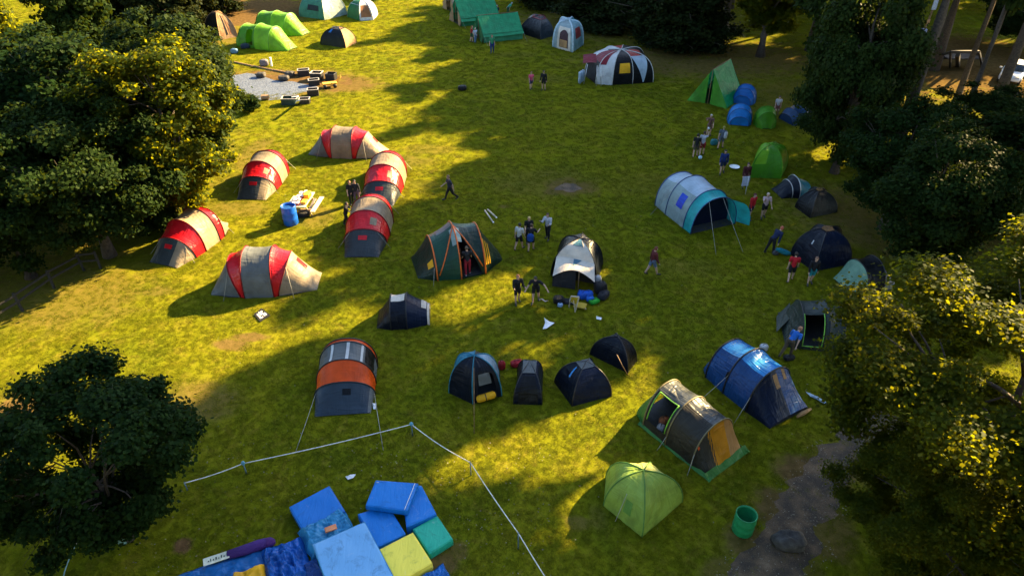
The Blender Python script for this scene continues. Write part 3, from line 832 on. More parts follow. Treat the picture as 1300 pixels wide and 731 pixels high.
SP_A = [(0, .62, SLATE), (.62, 1, BEIGE)]
SP_B = [(0, .62, SLATE), (.62, 1, BEIGE)]
STW = fabric((.50, .46, .42), .5, .2)
tunnel('red and beige tunnel tent lying broadside, farthest up the sunlit slope', (396, 191), (491, 195), badge=None, rear=BEIGE_L, front=SLATE_L, extra=[('window_flap', 4, .25, .5, .35, .48, RED_D)])
t = tunnel('red and beige tunnel tent under the gold-flanked tree, dark end facing the table', (319, 254), (352, 210), H=1.65, st=ST_E, frontsplit=SP_B, extra=[('logo_print', 1, .3, .7, .62, .70, BEIGE_L)])
t.part('awning_flap', *grid(lambda u, v: G(357 + 9 * v, 216 - 8 * u + 3 * v) + Vector((0, 0, .06 + .25 * u + .03 * nz((u * 4, v * 4, 1)))), 6, 6), ICE)
tunnel('red and beige tunnel tent with a slate end, uphill of its touching neighbour', (480, 262), (498, 210), H=1.65, st=ST_E, frontsplit=[(0, 1, SLATE)], extra=[('logo_print', 1, .3, .7, .60, .68, BEIGE_L)])
tunnel('red and beige tunnel tent whose slate end faces the orange-trimmed green tent', (459, 327), (478, 266), H=1.65, st=ST_E, extra=[('logo_print', 1, .3, .7, .58, .68, BEIGE_L)])
t = tunnel('red and tan tunnel tent pitched half under the dark wood', (207, 337), (277, 287), H=1.75, st=ST_E, frontsplit=SP_B, body=BEIGE_L, rear=BEIGE)
t.part('awning_flap', *grid(lambda u, v: G(268 + 22 * u, 300 - 12 * u - 14 * v * (1 - .7 * u)) + Vector((0, 0, .05 + .35 * (1 - u) + .03 * nz((u * 7, v * 5, 3)))), 8, 6), BEIGE_L)
tunnel('red and grey tunnel tent lying broadside below the others', (274, 362), (406, 357), W=2.5, H=1.95, body=SLATE_L, rear=BEIGE_L, front=SLATE_L, badge=None, extra=[('window_flap', 4, .2, .55, .38, .5, RED_D)])
t = tunnel('orange and grey tunnel tent standing alone above the rope fence', (435, 527), (446, 452), W=2.3, H=1.45, band=ORANGE, body=SLATE_L, trim=POLE_K, badge=None, front=fabric((.022, .036, .052), .42, .08),
           st=[(0, .92, .03), (.27, 1, .57, .30), (.48, 1, .93), (.76, 1, 1), (.86, .97, .92), (1, .7, .05)], frontsplit=[(.84, 1, SLATE_L), (0, .84, fabric((.022, .036, .052), .42, .08))],
           extra=[('window_strip', 2, .03, .97, t0, t0 + .03, WHITE) for t0 in (.36, .52, .68)] + [('vent', 0, .6, .8, .5, .58, BLACK), ('door_mesh', 2, .1, .95, .74, .9, BLACK)],
           guys=[(0, .95, .95, .5, -2.9), (0, .95, .1, .4, -2.7)])
t.part('awning_flap', *grid(lambda u, v: G(470 + 4 * v, 475 - 28 * u) + Vector((0, 0, .35 * (1 - v) + .05)), 6, 4), ICE)

# --- pale grey and turquoise tunnel, blue tunnel, grey tunnel ------------------------------
t = loft_tent('tunnel_tent', 'pale grey and turquoise tunnel tent with an open arched porch', (905, 291), (850, 250), 2.95, 2.05,
              [(0, 1, .93), (.17, 1, 1), (.58, 1, 1.04), (.86, .95, .9), (1, .6, .06)],
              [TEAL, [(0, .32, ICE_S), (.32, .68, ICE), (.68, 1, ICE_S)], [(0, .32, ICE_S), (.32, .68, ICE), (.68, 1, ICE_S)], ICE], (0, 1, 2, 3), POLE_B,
              [('window', 1, .30, .62, .73, .88, fabric((.01, .05, .42), .25, .1))], inner=(.16, .97, .95, NAVY_B), guys=[(2, 0, .75, 1.2, .3), (0, .0, .62, .9, -2.3), (0, 0, .45, -.3, -2.6)], flip=True)
fl = t.surf
t.part('door_flap', *grid(lambda u, v: fl(0, 0, .98 - .33 * v) - t.n * (.55 * u) - t.ax * (.55 * u) - Vector((0, 0, .12 * u)), 6, 8), TEAL)
t = loft_tent('tunnel_tent', 'long blue tunnel tent with black poles beside the gold-lit tree', (1002, 531), (911, 461), 2.3, 1.65,
              [(0, .92, .12), (.30, 1, .97), (.62, 1, 1.02), (.90, .92, .88), (1, .7, .25)],
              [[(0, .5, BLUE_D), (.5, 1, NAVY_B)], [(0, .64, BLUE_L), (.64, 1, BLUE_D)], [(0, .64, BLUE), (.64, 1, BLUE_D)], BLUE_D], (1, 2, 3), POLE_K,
              [('orange_patch', 0, .62, .92, .50, .55, TANC), ('orange_patch', 0, .75, .97, .38, .43, TANC), ('vent', 2, .0, .12, .82, .88, BLACK)], guys=[(1, 1, .84, 1.5, .1), (0, 1, .86, .9, -.2)], sr=.035, flip=True)  # tan patches laid on the dark end bay
t.part('hem_roll', *tube([G(1012, 529, .1), G(1020, 524, .16), G(1029, 519, .1)], [.05, .09, .05], 7), TANC)
LIMET = fabric((.04, .16, .03), .42, .2)
t = loft_tent('tunnel_tent', 'dark grey tunnel tent with lime trim and an end coloured sunlit gold', (921, 588), (826, 515), 2.15, 1.62,
              [(0, .90, .06), (.18, 1, .92), (.52, 1, 1), (.84, .95, 1.0), (1, .72, .30)],
              [[(0, .42, fabric((.50, .27, .10), .3, .45)), (.42, .66, fabric((.70, .30, .02), .25, .5)), (.62, 1, OLIVE)], [(0, .55, GREY_G), (.55, 1, OLIVE)], [(0, .62, GREY_G), (.62, 1, OLIVE)], [(0, .6, SLATE), (.6, 1, LIMET)]],  # golden sunlight on the end bay is put into these cloth colours
              (1, 2, 3), solid((.16, .13, .06), .5, name='ochre_trim'), [('toggle', 0, .88, .96, .80, .83, ORANGE)], holes=[(2, .12, .9, .63, .93, POLE_L)], guys=[(0, 1, .88, .5, -.2), (1, 1, .92, .45, 0)], inner=None, flip=True)
for sg in (-1, 1):
    t.part('storm_skirt', *grid(lambda u, v: t.A + t.ax * (t.L * (-.06 + .95 * u)) + t.n * (sg * (1.0 + .13 * v + .05 * nz((u * 8, v, sg)))) + Vector((0, 0, .09 * (1 - v) + .02)), 16, 3), LIMET)
t.part('storm_skirt', *grid(lambda u, v: t.A + t.ax * (.06 - .24 * v) + t.n * ((u - .5) * 2.2) + Vector((0, 0, .16 * (1 - v) + .02 + .03 * nz((u * 9, v, 4)))), 14, 3), LIMET)
GEAR = solid((.10, .09, .09), .7, var=.7, scale=3)
# camping gear lying in its doorway
def small_bag(label, px, z, sx, sy, sz, yaw, col, name='kit_bag', cat='bag', group=None, at=None):
    p = at if at is not None else G(*px)
    T = Thing(name, label, cat, (p.x, p.y, z), group)
    M = Matrix.Rotation(yaw, 3, 'Z')
    V, F = ellipsoid((0, 0, 0), 1, 1, 1, 10, 14)
    W_ = []
    for v in V:
        s = Vector([math.copysign(abs(c) ** .62, c) for c in v])
        k = 1 + .14 * nz(v, 2.1, px[0])
        W_.append(Vector((p.x, p.y, z + sz / 2)) + M @ Vector((s.x * sx / 2 * k, s.y * sy / 2 * k, s.z * sz / 2)))
    m = fabric(col, .5, 0.0, .5)
    T.part('body', W_, F, m)
    h = [Vector((p.x, p.y, z + sz * .96)) + M @ Vector((sx * .22 * c, 0, sz * .22 * s)) for c, s in ((-1, 0), (-.7, .7), (0, 1), (.7, .7), (1, 0))]
    T.part('handle', *tube(h, .014, 5), POLE_K)
    T.part('flap', *grid(lambda u, v: Vector((p.x, p.y, z + sz * (1.0 - .10 * (2 * v - 1) ** 2 - .16 * (2 * u - 1) ** 2))) + M @ Vector(((u - .5) * sx * .72, (v - .5) * sy * .72, .012)), 5, 5), m)
    return T
small_bag('orange-brown sack in the doorway of the lime-trimmed grey tent', (842, 541), .03, .4, .3, .45, .4, (.35, .12, .05))
small_bag('pale stuff sack in the doorway of the lime-trimmed grey tent', (838, 549), .03, .35, .3, .35, 1.1, (.38, .36, .34))
small_bag('dark blue stuff sack in the doorway of the lime-trimmed grey tent', (850, 556), .03, .5, .32, .3, .8, (.02, .03, .07))

# --- geodesic green with orange poles --------------------------------------------------
t = loft_tent('family_tent', 'dark green family tent with orange pole sleeves and an open doorway', (526, 340), (634, 323), 3.3, 2.15,
              [(0, .62, .04), (.20, .92, .70), (.46, 1.04, 1), (.74, .96, .88), (1, .35, .04)],
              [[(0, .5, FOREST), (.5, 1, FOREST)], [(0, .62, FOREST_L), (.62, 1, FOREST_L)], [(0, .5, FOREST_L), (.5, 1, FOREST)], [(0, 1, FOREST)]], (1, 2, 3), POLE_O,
              [('window', 0, .60, .88, .74, .83, YELLOWC), ('star_panel', 1, .80, .99, .54, .72, fabric((.24, .32, .29), .4, .2)), ('star_panel', 2, .01, .2, .54, .70, fabric((.24, .32, .29), .4, .2)), ('skylight', 1, .3, .95, .36, .5, SLATE_L)]
              + [('orange_strap', 3, u0, u0 + .05, .66, .92, YELLOWC) for u0 in (.05, .16, .27)],
              holes=[(2, .02, .88, .53, .985, POLE_O, 'under the slanting pole')], q=.95, a=1.0, wr=.018, sr=.036, guys=[(0, .9, .85, .6, -.2)])
diag = [t.surf(1, 1 - .0 * k, .5 - .0, .02) if k == 0 else t.surf(2, k / 10, .52 + .045 * k, .02) for k in range(10)]
t.part('pole_sleeve', *tube(diag, .034, 6), POLE_O)
diag = [t.surf(1, 1 - k / 10, .52 + .047 * k, .02) for k in range(10)]
t.part('pole_sleeve', *tube(diag, .034, 6), POLE_O)
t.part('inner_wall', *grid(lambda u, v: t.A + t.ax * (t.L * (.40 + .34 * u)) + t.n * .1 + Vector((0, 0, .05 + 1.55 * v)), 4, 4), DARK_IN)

# --- big white, red and black tent with porch ------------------------------------------
PALE = solid((.4, .42, .4), .5, name='pale_trim')
t = dome_tent('family_tent', 'large black, white and red tent with a red porch canopy on poles', [(756, 107), (777, 108.5), (803, 107), (829, 105), (818, 88), (790, 83), (762, 86), (742, 96)], 2.3,
              [WHITE, BLACK, BLACK, BLACK, BLACK, fabric((.34, .03, .02), .4, .2), WHITE, BLACK], p=.50, q=.9, sag=.0, smat=PALE, sr=.035, apex=(786, 97),
              patches=[('window', 1, .24, .50, .30, .85, YELLOWC), ('window', 3, .2, .42, .55, .85, YELLOWC), ('maroon_gore', 0, .45, .97, .0, .45, MAROON), ('maroon_gore', 7, .5, .97, .3, 1, MAROON), ('white_gore', 7, .35, .9, .0, .3, WHITE), ('red_gore', 2, .72, .97, .0, .8, fabric((.34, .04, .025), .4, .2)), ('red_gore', 3, .78, .97, .0, .5, fabric((.34, .04, .025), .4, .2))])
t.part('pale_gore', *grid(lambda u, w: t.surf(2, .02 + .70 * u, .5 + (w - .5) * (.04 + .92 * u), .02), 12, 8), ICE)
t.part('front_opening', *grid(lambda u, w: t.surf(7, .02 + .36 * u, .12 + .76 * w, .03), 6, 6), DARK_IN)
pc = [G(737, 99), G(770, 104)]
t.part('porch_canopy', *grid(lambda u, v: G(739 + 32 * u, 101 + 3.5 * u - 5 * v) + Vector((0, 0, 1.55 + .42 * v - .18 * (2 * u - 1) ** 2)), 12, 6), MAROON)
for px in ((741, 107), (757, 109.5), (763, 110)):
    b = G(*px); t.part('porch_pole', *tube([b, b.lerp(G(755, 102), .25) + Vector((0, 0, 1.6))], .035, 6), POLE_S)
for k in range(3):
    t.part('porch_chair_back', *box(G(735.5 + 2.2 * k, 106 - 1.5 * k), .14, .35, .95, .2, .02), ICE)

# --- inflatable pale blue tent ------------------------------------------------------------
t = dome_tent('inflatable_tent', 'pale blue inflatable tent with a rounded arched doorway', [(702, 60), (727, 67), (740, 58), (728, 48), (708, 48)], 2.3, [ICE_S, fabric((.18, .34, .38), .42, .2), TEAL_D, ICE, ICE], p=.42, q=.9, sag=-.05, sleeves=True, smat=solid((.34, .46, .50), .5, name='air_beam'), sr=.09,
              patches=[('window', 1, .28, .62, .25, .75, fabric((.22, .04, .04), .4, .1)), ('door_surround', 0, .0, .66, .2, .86, CREAM)])
t.part('doorway', *grid(lambda u, w: t.surf(0, .05 + .5 * u * (1 - .25 * (2 * w - 1) ** 2), .32 + .42 * w, .05), 8, 8), fabric((.05, .02, .025), .6, .0))
t.part('door_curtain', *grid(lambda u, w: t.surf(0, .06 + .18 * u, .34 + .36 * w, .07), 4, 4), TANC)

# --- green canvas ridge tents, tan one, A-frame -----------------------------------------
ridge_tent('ridge_tent', 'green canvas ridge tent with a white fold on its roof, front tent of the pair', (607.5, 50), (656, 45), 3.2, 2.35, .85, GREEN, fabric((.05, .25, .12), .6, .25), GREEN_D, .3, spots=[(.28, .55, .12, .25, ICE)])
ridge_tent('ridge_tent', 'green canvas ridge tent with a big pale roof patch, rear tent of the pair', (579, 30), (626, 24.5), 3.2, 2.5, .8, GREEN, fabric((.02, .17, .06), .6, .2), CANVAS, .4, spots=[(.17, .55, .16, .35, ICE), (.55, .75, .16, .3, fabric((.20, .36, .28), .6, .2)), (.8, .4, .08, .2, ICE)])
ridge_tent('ridge_tent', 'tan canvas ridge tent behind the two green ones', (570, 14), (620, 8), 3.0, 2.5, .8, BEIGE_L, CANVAS, CANVAS, .4)
ridge_tent('ridge_tent', 'bright green A-frame tent beside two blue shell tents', (898, 132), (920, 117), 3.3, 2.75, .03, fabric((.012, .30, .10), .45, .25), GREEN_D, fabric((.06, .26, .02), .5, .25), .12, .05)
t = dome_tent('canvas_tent', 'brown canvas tent in the shadow of the firs, sides coloured lit and dark', [(261, 45), (280, 51), (302, 47), (291, 38), (268, 37)], 2.2, [BLACK, CANVAS, fabric((.30, .13, .04), .7, .2), CANVAS, BLACK], apex=(281, 43), smat=TIMBER, patches=[('flap', 1, .1, .8, .1, .25, fabric((.30, .14, .06), .7, .1)), ('flap', 1, .1, .75, .4, .5, BLACK), ('flap', 1, .1, .7, .62, .72, fabric((.30, .14, .06), .7, .1))])  # shaded side and orange lit flaps are put into the cloth colours

# --- lime tunnels, teal domes, brown dome ------------------------------------------------
ST_L = [(0, .9, .55), (.10, 1, .92), (.40, 1, 1), (.70, 1, .95), (1, .55, .05)]
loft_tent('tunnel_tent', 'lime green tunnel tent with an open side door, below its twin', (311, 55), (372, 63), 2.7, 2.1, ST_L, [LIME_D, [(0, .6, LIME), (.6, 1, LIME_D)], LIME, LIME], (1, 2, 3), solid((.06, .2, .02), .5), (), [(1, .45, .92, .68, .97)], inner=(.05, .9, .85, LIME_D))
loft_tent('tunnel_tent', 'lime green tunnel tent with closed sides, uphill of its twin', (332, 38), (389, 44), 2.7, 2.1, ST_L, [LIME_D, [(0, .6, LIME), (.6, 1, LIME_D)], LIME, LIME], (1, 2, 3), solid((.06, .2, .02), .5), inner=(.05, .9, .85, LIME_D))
TEALG, TEALW = fabric((.06, .22, .16), .45, .2), fabric((.24, .30, .27), .45, .2)
t = dome_tent('dome_tent', 'tall turquoise and pale dome tent next to a smaller green and white one', [(380, 21), (412, 26), (441, 19), (428, 8), (395, 6)], 2.5, [TEALG, TEALW, TEAL, TEALG, TEALG], smat=TEALW, patches=[('window', 0, .2, .35, .3, .8, SLATE), ('door', 2, .1, .5, .4, .95, fabric((.08, .42, .40), .4, .3))])
t = dome_tent('dome_tent', 'small green and white dome tent with a mesh doorway', [(441, 22), (457, 27), (474, 26), (480, 19), (465, 13), (448, 14)], 1.75, [GREEN_D, WHITE, WHITE, GREEN_D, GREEN_D, GREEN_D], p=.7, smat=WHITE, cap=(WHITE, .6), patches=[('door_mesh', 1, .12, .62, .12, .9, fabric((.25, .11, .04), .6, .1))])
t = dome_tent('dome_tent', 'low brown dome tent alone on the sunlit grass, faces coloured as lit and shaded', [(407, 57), (439, 61.5), (453, 55), (440, 51), (420, 50)], 1.55, [BLACK, TANC, TANC, BLACK, BLACK], p=.8, smat=BLACK, cap=(OLIVE, .78), patches=[('badge', 0, .55, .75, .2, .34, BLUE)])  # black for the shaded faces, tan for the lit ones, painted as cloth

# --- dark low tent with a red top, blue shells, green shell -------------------------------
t = dome_tent('dome_tent', 'dark dome tent with a red roof patch beside the green ridge tents', [(660, 42), (686, 51), (703, 46), (694, 34), (668, 33)], 1.6, [BLACK, fabric((.02, .03, .035), .4, .05), BLACK, RED_D, BLACK], cap=(RED_D, .75), apex=(686, 40))
def shell(label, c, w, d, H, yaw, m, rib, door=None, name='pop_up_tent'):
    p = G(*c); a = Vector((math.cos(yaw), math.sin(yaw), 0))
    return loft_tent(name, label, p - a * d / 2, p + a * d / 2, w, H, [(0, .75, .5), (.2, .95, .85), (.5, 1, 1), (.8, .9, .8), (1, .4, .05)], [m, m, m, m], (0, 1, 2, 3), rib, door or (), q=.7, wr=.03, inner=(.02, .74, .48, m), sr=.02)
BL2 = fabric((.010, .15, .42), .4, .15)
shell('blue shell tent with ribbed bands, between the green shell and the A-frame tent', (938, 154), 1.75, 2.0, 1.35, R(75), BL2, POLE_B)
shell('plain blue shell tent closest behind the green A-frame tent', (945, 129), 1.7, 1.7, 1.4, R(60), fabric((.008, .11, .36), .42, .15), POLE_B)
t = shell('bright green shell tent with a round dark porthole', (970, 159), 1.5, 1.7, 1.45, R(-95), LIME_D, fabric((.05, .2, .01), .5, .2))
ph = G(967, 164.5)
t.part('porthole', *lathe((0, 0, 0), [(.0, 0), (.24, 0), (.27, .03)], 16), BLACK) if False else None
t.part('porthole', [t.surf(0, 0, .5, .0) * 0 + (t.A + Vector((0, 0, .42)) - t.ax * .06 + t.n * (.20 * math.cos(k * .3927)) + Vector((0, 0, .20 * math.sin(k * .3927)))) for k in range(16)], [tuple(range(16))], BLACK, False)
shell('shaded dark blue shell tent under the open-branched tree', (1012, 153), 2.0, 2.2, 1.15, R(20), fabric((.012, .04, .10), .42, .1), POLE_K)
t = loft_tent('tunnel_tent', 'small teal tent with a dark collapsed porch beside the bright green dome', (985, 246), (1022, 243), 1.7, 1.05, [(0, .8, .05), (.34, .85, .75), (.55, 1, 1), (1, .75, .6)], [NAVY, NAVY, TEAL_D], (1, 2), POLE_S, wr=.035)
# --- domes of the right and the middle ------------------------------------------------------
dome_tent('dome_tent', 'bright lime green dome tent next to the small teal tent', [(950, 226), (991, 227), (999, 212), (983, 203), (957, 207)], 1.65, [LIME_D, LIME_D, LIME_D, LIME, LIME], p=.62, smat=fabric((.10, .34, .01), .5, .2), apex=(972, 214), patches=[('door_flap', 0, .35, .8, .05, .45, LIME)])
dome_tent('dome_tent', 'low black tent with an orange-lit top at the edge of the wood', [(1009, 263), (1028, 277), (1062, 270), (1048, 255), (1022, 252)], 1.15, [BLACK, fabric((.014, .018, .018), .4, .05), BLACK, BLACK, BLACK], p=.95, cap=(fabric((.30, .16, .04), .4, .2), .9))  # orange light on the top is put into the cap colour
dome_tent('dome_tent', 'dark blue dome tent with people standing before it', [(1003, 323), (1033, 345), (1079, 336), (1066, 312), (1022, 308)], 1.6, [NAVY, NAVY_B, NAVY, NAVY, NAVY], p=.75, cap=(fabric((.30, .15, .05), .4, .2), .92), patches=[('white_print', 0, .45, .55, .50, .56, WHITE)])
loft_tent('tunnel_tent', 'black tent with a pale green end, half hidden by the gold-lit tree', (1066, 362), (1124, 356), 2.0, 1.35, [(0, .6, .05), (.3, 1, .9), (.65, 1, 1), (1, .7, .3)], [fabric((.16, .30, .20), .45, .2), BLACK, SLATE_L], (1, 2), POLE_K)
GG = fabric((.018, .028, .024), .4, .06)
t = loft_tent('tunnel_tent', 'grey-green tunnel tent with a lime-edged doorway, someone crouching beside it', (992, 418), (1070, 426), 2.6, 1.5, [(0, .95, .10), (.22, 1, .88), (.62, 1, 1), (.88, .9, .8), (1, .6, .1)], [GG, [(0, .7, GG), (.7, 1, GG)], GG, SLATE_L], (1, 2, 3), POLE_K, holes=[(1, .04, .80, .60, .97, POLE_L)], guys=[])
t.part('porch_flap', *grid(lambda u, v: G(985 + 14 * u, 404 + 20 * v - 6 * u) + Vector((0, 0, .12 + .5 * u)), 6, 6), GG)
TV = fabric((.05, .14, .20), .42, .15)
t = dome_tent('dome_tent', 'navy and white dome tent with camping gear heaped before its porch', [(699, 350), (757, 362), (765, 338), (740, 318), (708, 325)], 1.62, [None, NAVY, NAVY, NAVY, NAVY], p=.72, smat=NAVY, apex=(735, 338))
t.part('panel', *grid(lambda u, w: t.surf(0, .42 + .58 * u, w), 12, 14), CREAM)
t.part('vent_panel', *grid(lambda u, w: t.surf(0, .78 + .2 * u, .25 + .5 * w, .02), 5, 5), TV)
f0, f1 = G(701, 364), G(754, 372)
def porch(u, v):
    a = t.surf(0, .45, v); b = f0.lerp(f1, v) + Vector((0, 0, .62 + .5 * math.sin(math.pi * v)))
    return a.lerp(b, u) - Vector((0, 0, .05 * math.sin(math.pi * u)))
t.part('porch_roof', *grid(porch, 8, 12), CREAM)
t.part('porch_stripe', *grid(lambda u, v: porch(.05 + .5 * u, .45 + .22 * v * (1 - u)) + Vector((0, 0, .02)), 5, 5), TV)
t.part('porch_side', *grid(lambda u, v: porch(u, 1) * v + Vector((porch(u, 1).x, porch(u, 1).y, .02)) * (1 - v) + Vector((0, 0, 0)), 6, 5), NAVY_B)
t.part('porch_side', *grid(lambda u, v: porch(u, 0) * v + Vector((porch(u, 0).x, porch(u, 0).y, .02)) * (1 - v), 6, 5), NAVY)
t.part('porch_pole', *tube([f0.lerp(f1, .62), f0.lerp(f1, .62) + Vector((0, 0, 1.1))], .02, 6), TIMBER)
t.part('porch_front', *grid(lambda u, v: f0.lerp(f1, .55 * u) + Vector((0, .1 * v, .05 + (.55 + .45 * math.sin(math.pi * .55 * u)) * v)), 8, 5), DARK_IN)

t = loft_tent('tunnel_tent', 'low navy tent with a beige roof strip, above the orange tunnel tent', (480, 405), (546, 402), 1.75, 1.2, [(0, .8, .05), (.28, 1, .95), (.58, 1, 1), (.96, .7, .55), (1, .72, .5)], [NAVY, NAVY, NAVY_B, CREAM], (1, 2), POLE_K, [('roof_strip', 1, .05, .9, .40, .58, CREAM), ('front_patch', 2, .72, .97, .30, .62, CREAM)], inner=(.95, .65, .5, CREAM))
AQ = fabric((.03, .22, .33), .4, .2)
t = dome_tent('dome_tent', 'navy and aqua dome tent with a yellow mat in its doorway', [(570, 499), (600, 513), (637, 503), (634, 481), (605, 472), (577, 478)], 1.62, [NAVY, NAVY, fabric((.22, .32, .40), .4, .2), NAVY, AQ, AQ], p=.72, smat=AQ, holes=[(1, .0, .48, .22, .86)], patches=[('door_panel', 1, .30, .52, .25, .75, SLATE_L), ('blue_gore', 5, .02, .95, .1, .55, AQ)])
p0, p1 = G(605, 507, .22), G(629, 500, .30)
sm = Thing('sleeping_mat', 'rolled yellow sleeping mat in the doorway of the navy and aqua dome', 'sleeping mat', G(615, 507))
sm.part('roll', *tube([p0, p0.lerp(p1, .1), p0.lerp(p1, .9), p1], [.10, .15, .15, .10], 10), YELLOWC); sm.part('strap', *tube([p0.lerp(p1, .45), p0.lerp(p1, .5)], .156, 10), POLE_K)
pl = Thing('flag_pole', 'tall thin pole standing before the navy and aqua dome tent', 'pole', G(602, 550)); pl.part('pole', *tube([G(602, 550), G(602, 550) + Vector((0, 1.2, 2.15))], .014, 6), TIMBER)
dome_tent('dome_tent', 'small narrow navy tent with a grey top, beside a red bag', [(652, 513), (688, 514), (689, 480), (657, 478)], 1.0, [NAVY, NAVY_B, NAVY, NAVY], p=.6, q=.8, cap=(SLATE_L, .80), apex=(672, 482), patches=[('door_mesh', 0, .02, .72, .14, .86, BLACK)])
t = dome_tent('dome_tent', 'navy dome tent with a grey vent cap, between two other navy tents', [(704, 486), (726, 516), (776, 503), (753, 474)], 1.2, [NAVY, NAVY_B, NAVY, NAVY], p=.85, cap=(SLATE_L, .82), patches=[('blue_flag', 0, .45, .75, .45, .52, BLUE_L)], apex=(742, 488))
t = dome_tent('dome_tent', 'low navy tent with a tan pole, uphill of the vent-capped one', [(749, 450), (797, 474), (808, 459), (778, 438)], 1.05, [NAVY, BLACK, NAVY, NAVY], p=.85, apex=(782, 452))
t.part('tan_pole', *tube([G(797, 476), G(790, 464, .6), G(783, 450, 1.1)], .022, 5), TIMBER)
GRN = fabric((.25, .37, .06), .4, .3, .5)
t = dome_tent('dome_tent', 'yellow-green dome tent in dappled sun below the lime-trimmed grey tent', [(766, 642), (815, 682), (866, 637), (826, 606), (769, 606)], 1.3, [GRN, GRN, GREEN_SUNLIT, GREEN_SUNLIT, GRN], p=.72, smat=fabric((.12, .27, .06), .45, .3), apex=(812, 630), guys=[(0, .5, .4, .5)], patches=[('pocket', 0, .18, .42, .45, .65, fabric((.14, .29, .05), .4, .3))])
# ------------------------------------------------------------------ people
SKINS = [(.50, .30, .21), (.42, .24, .16), (.30, .16, .10)]
def seg_dist(P, a, b):
    ab = b - a; t = np.clip(((P - a) @ ab) / max(ab @ ab, 1e-9), 0, 1)
    return np.linalg.norm(P - (a + t[:, None] * ab), axis=1), t

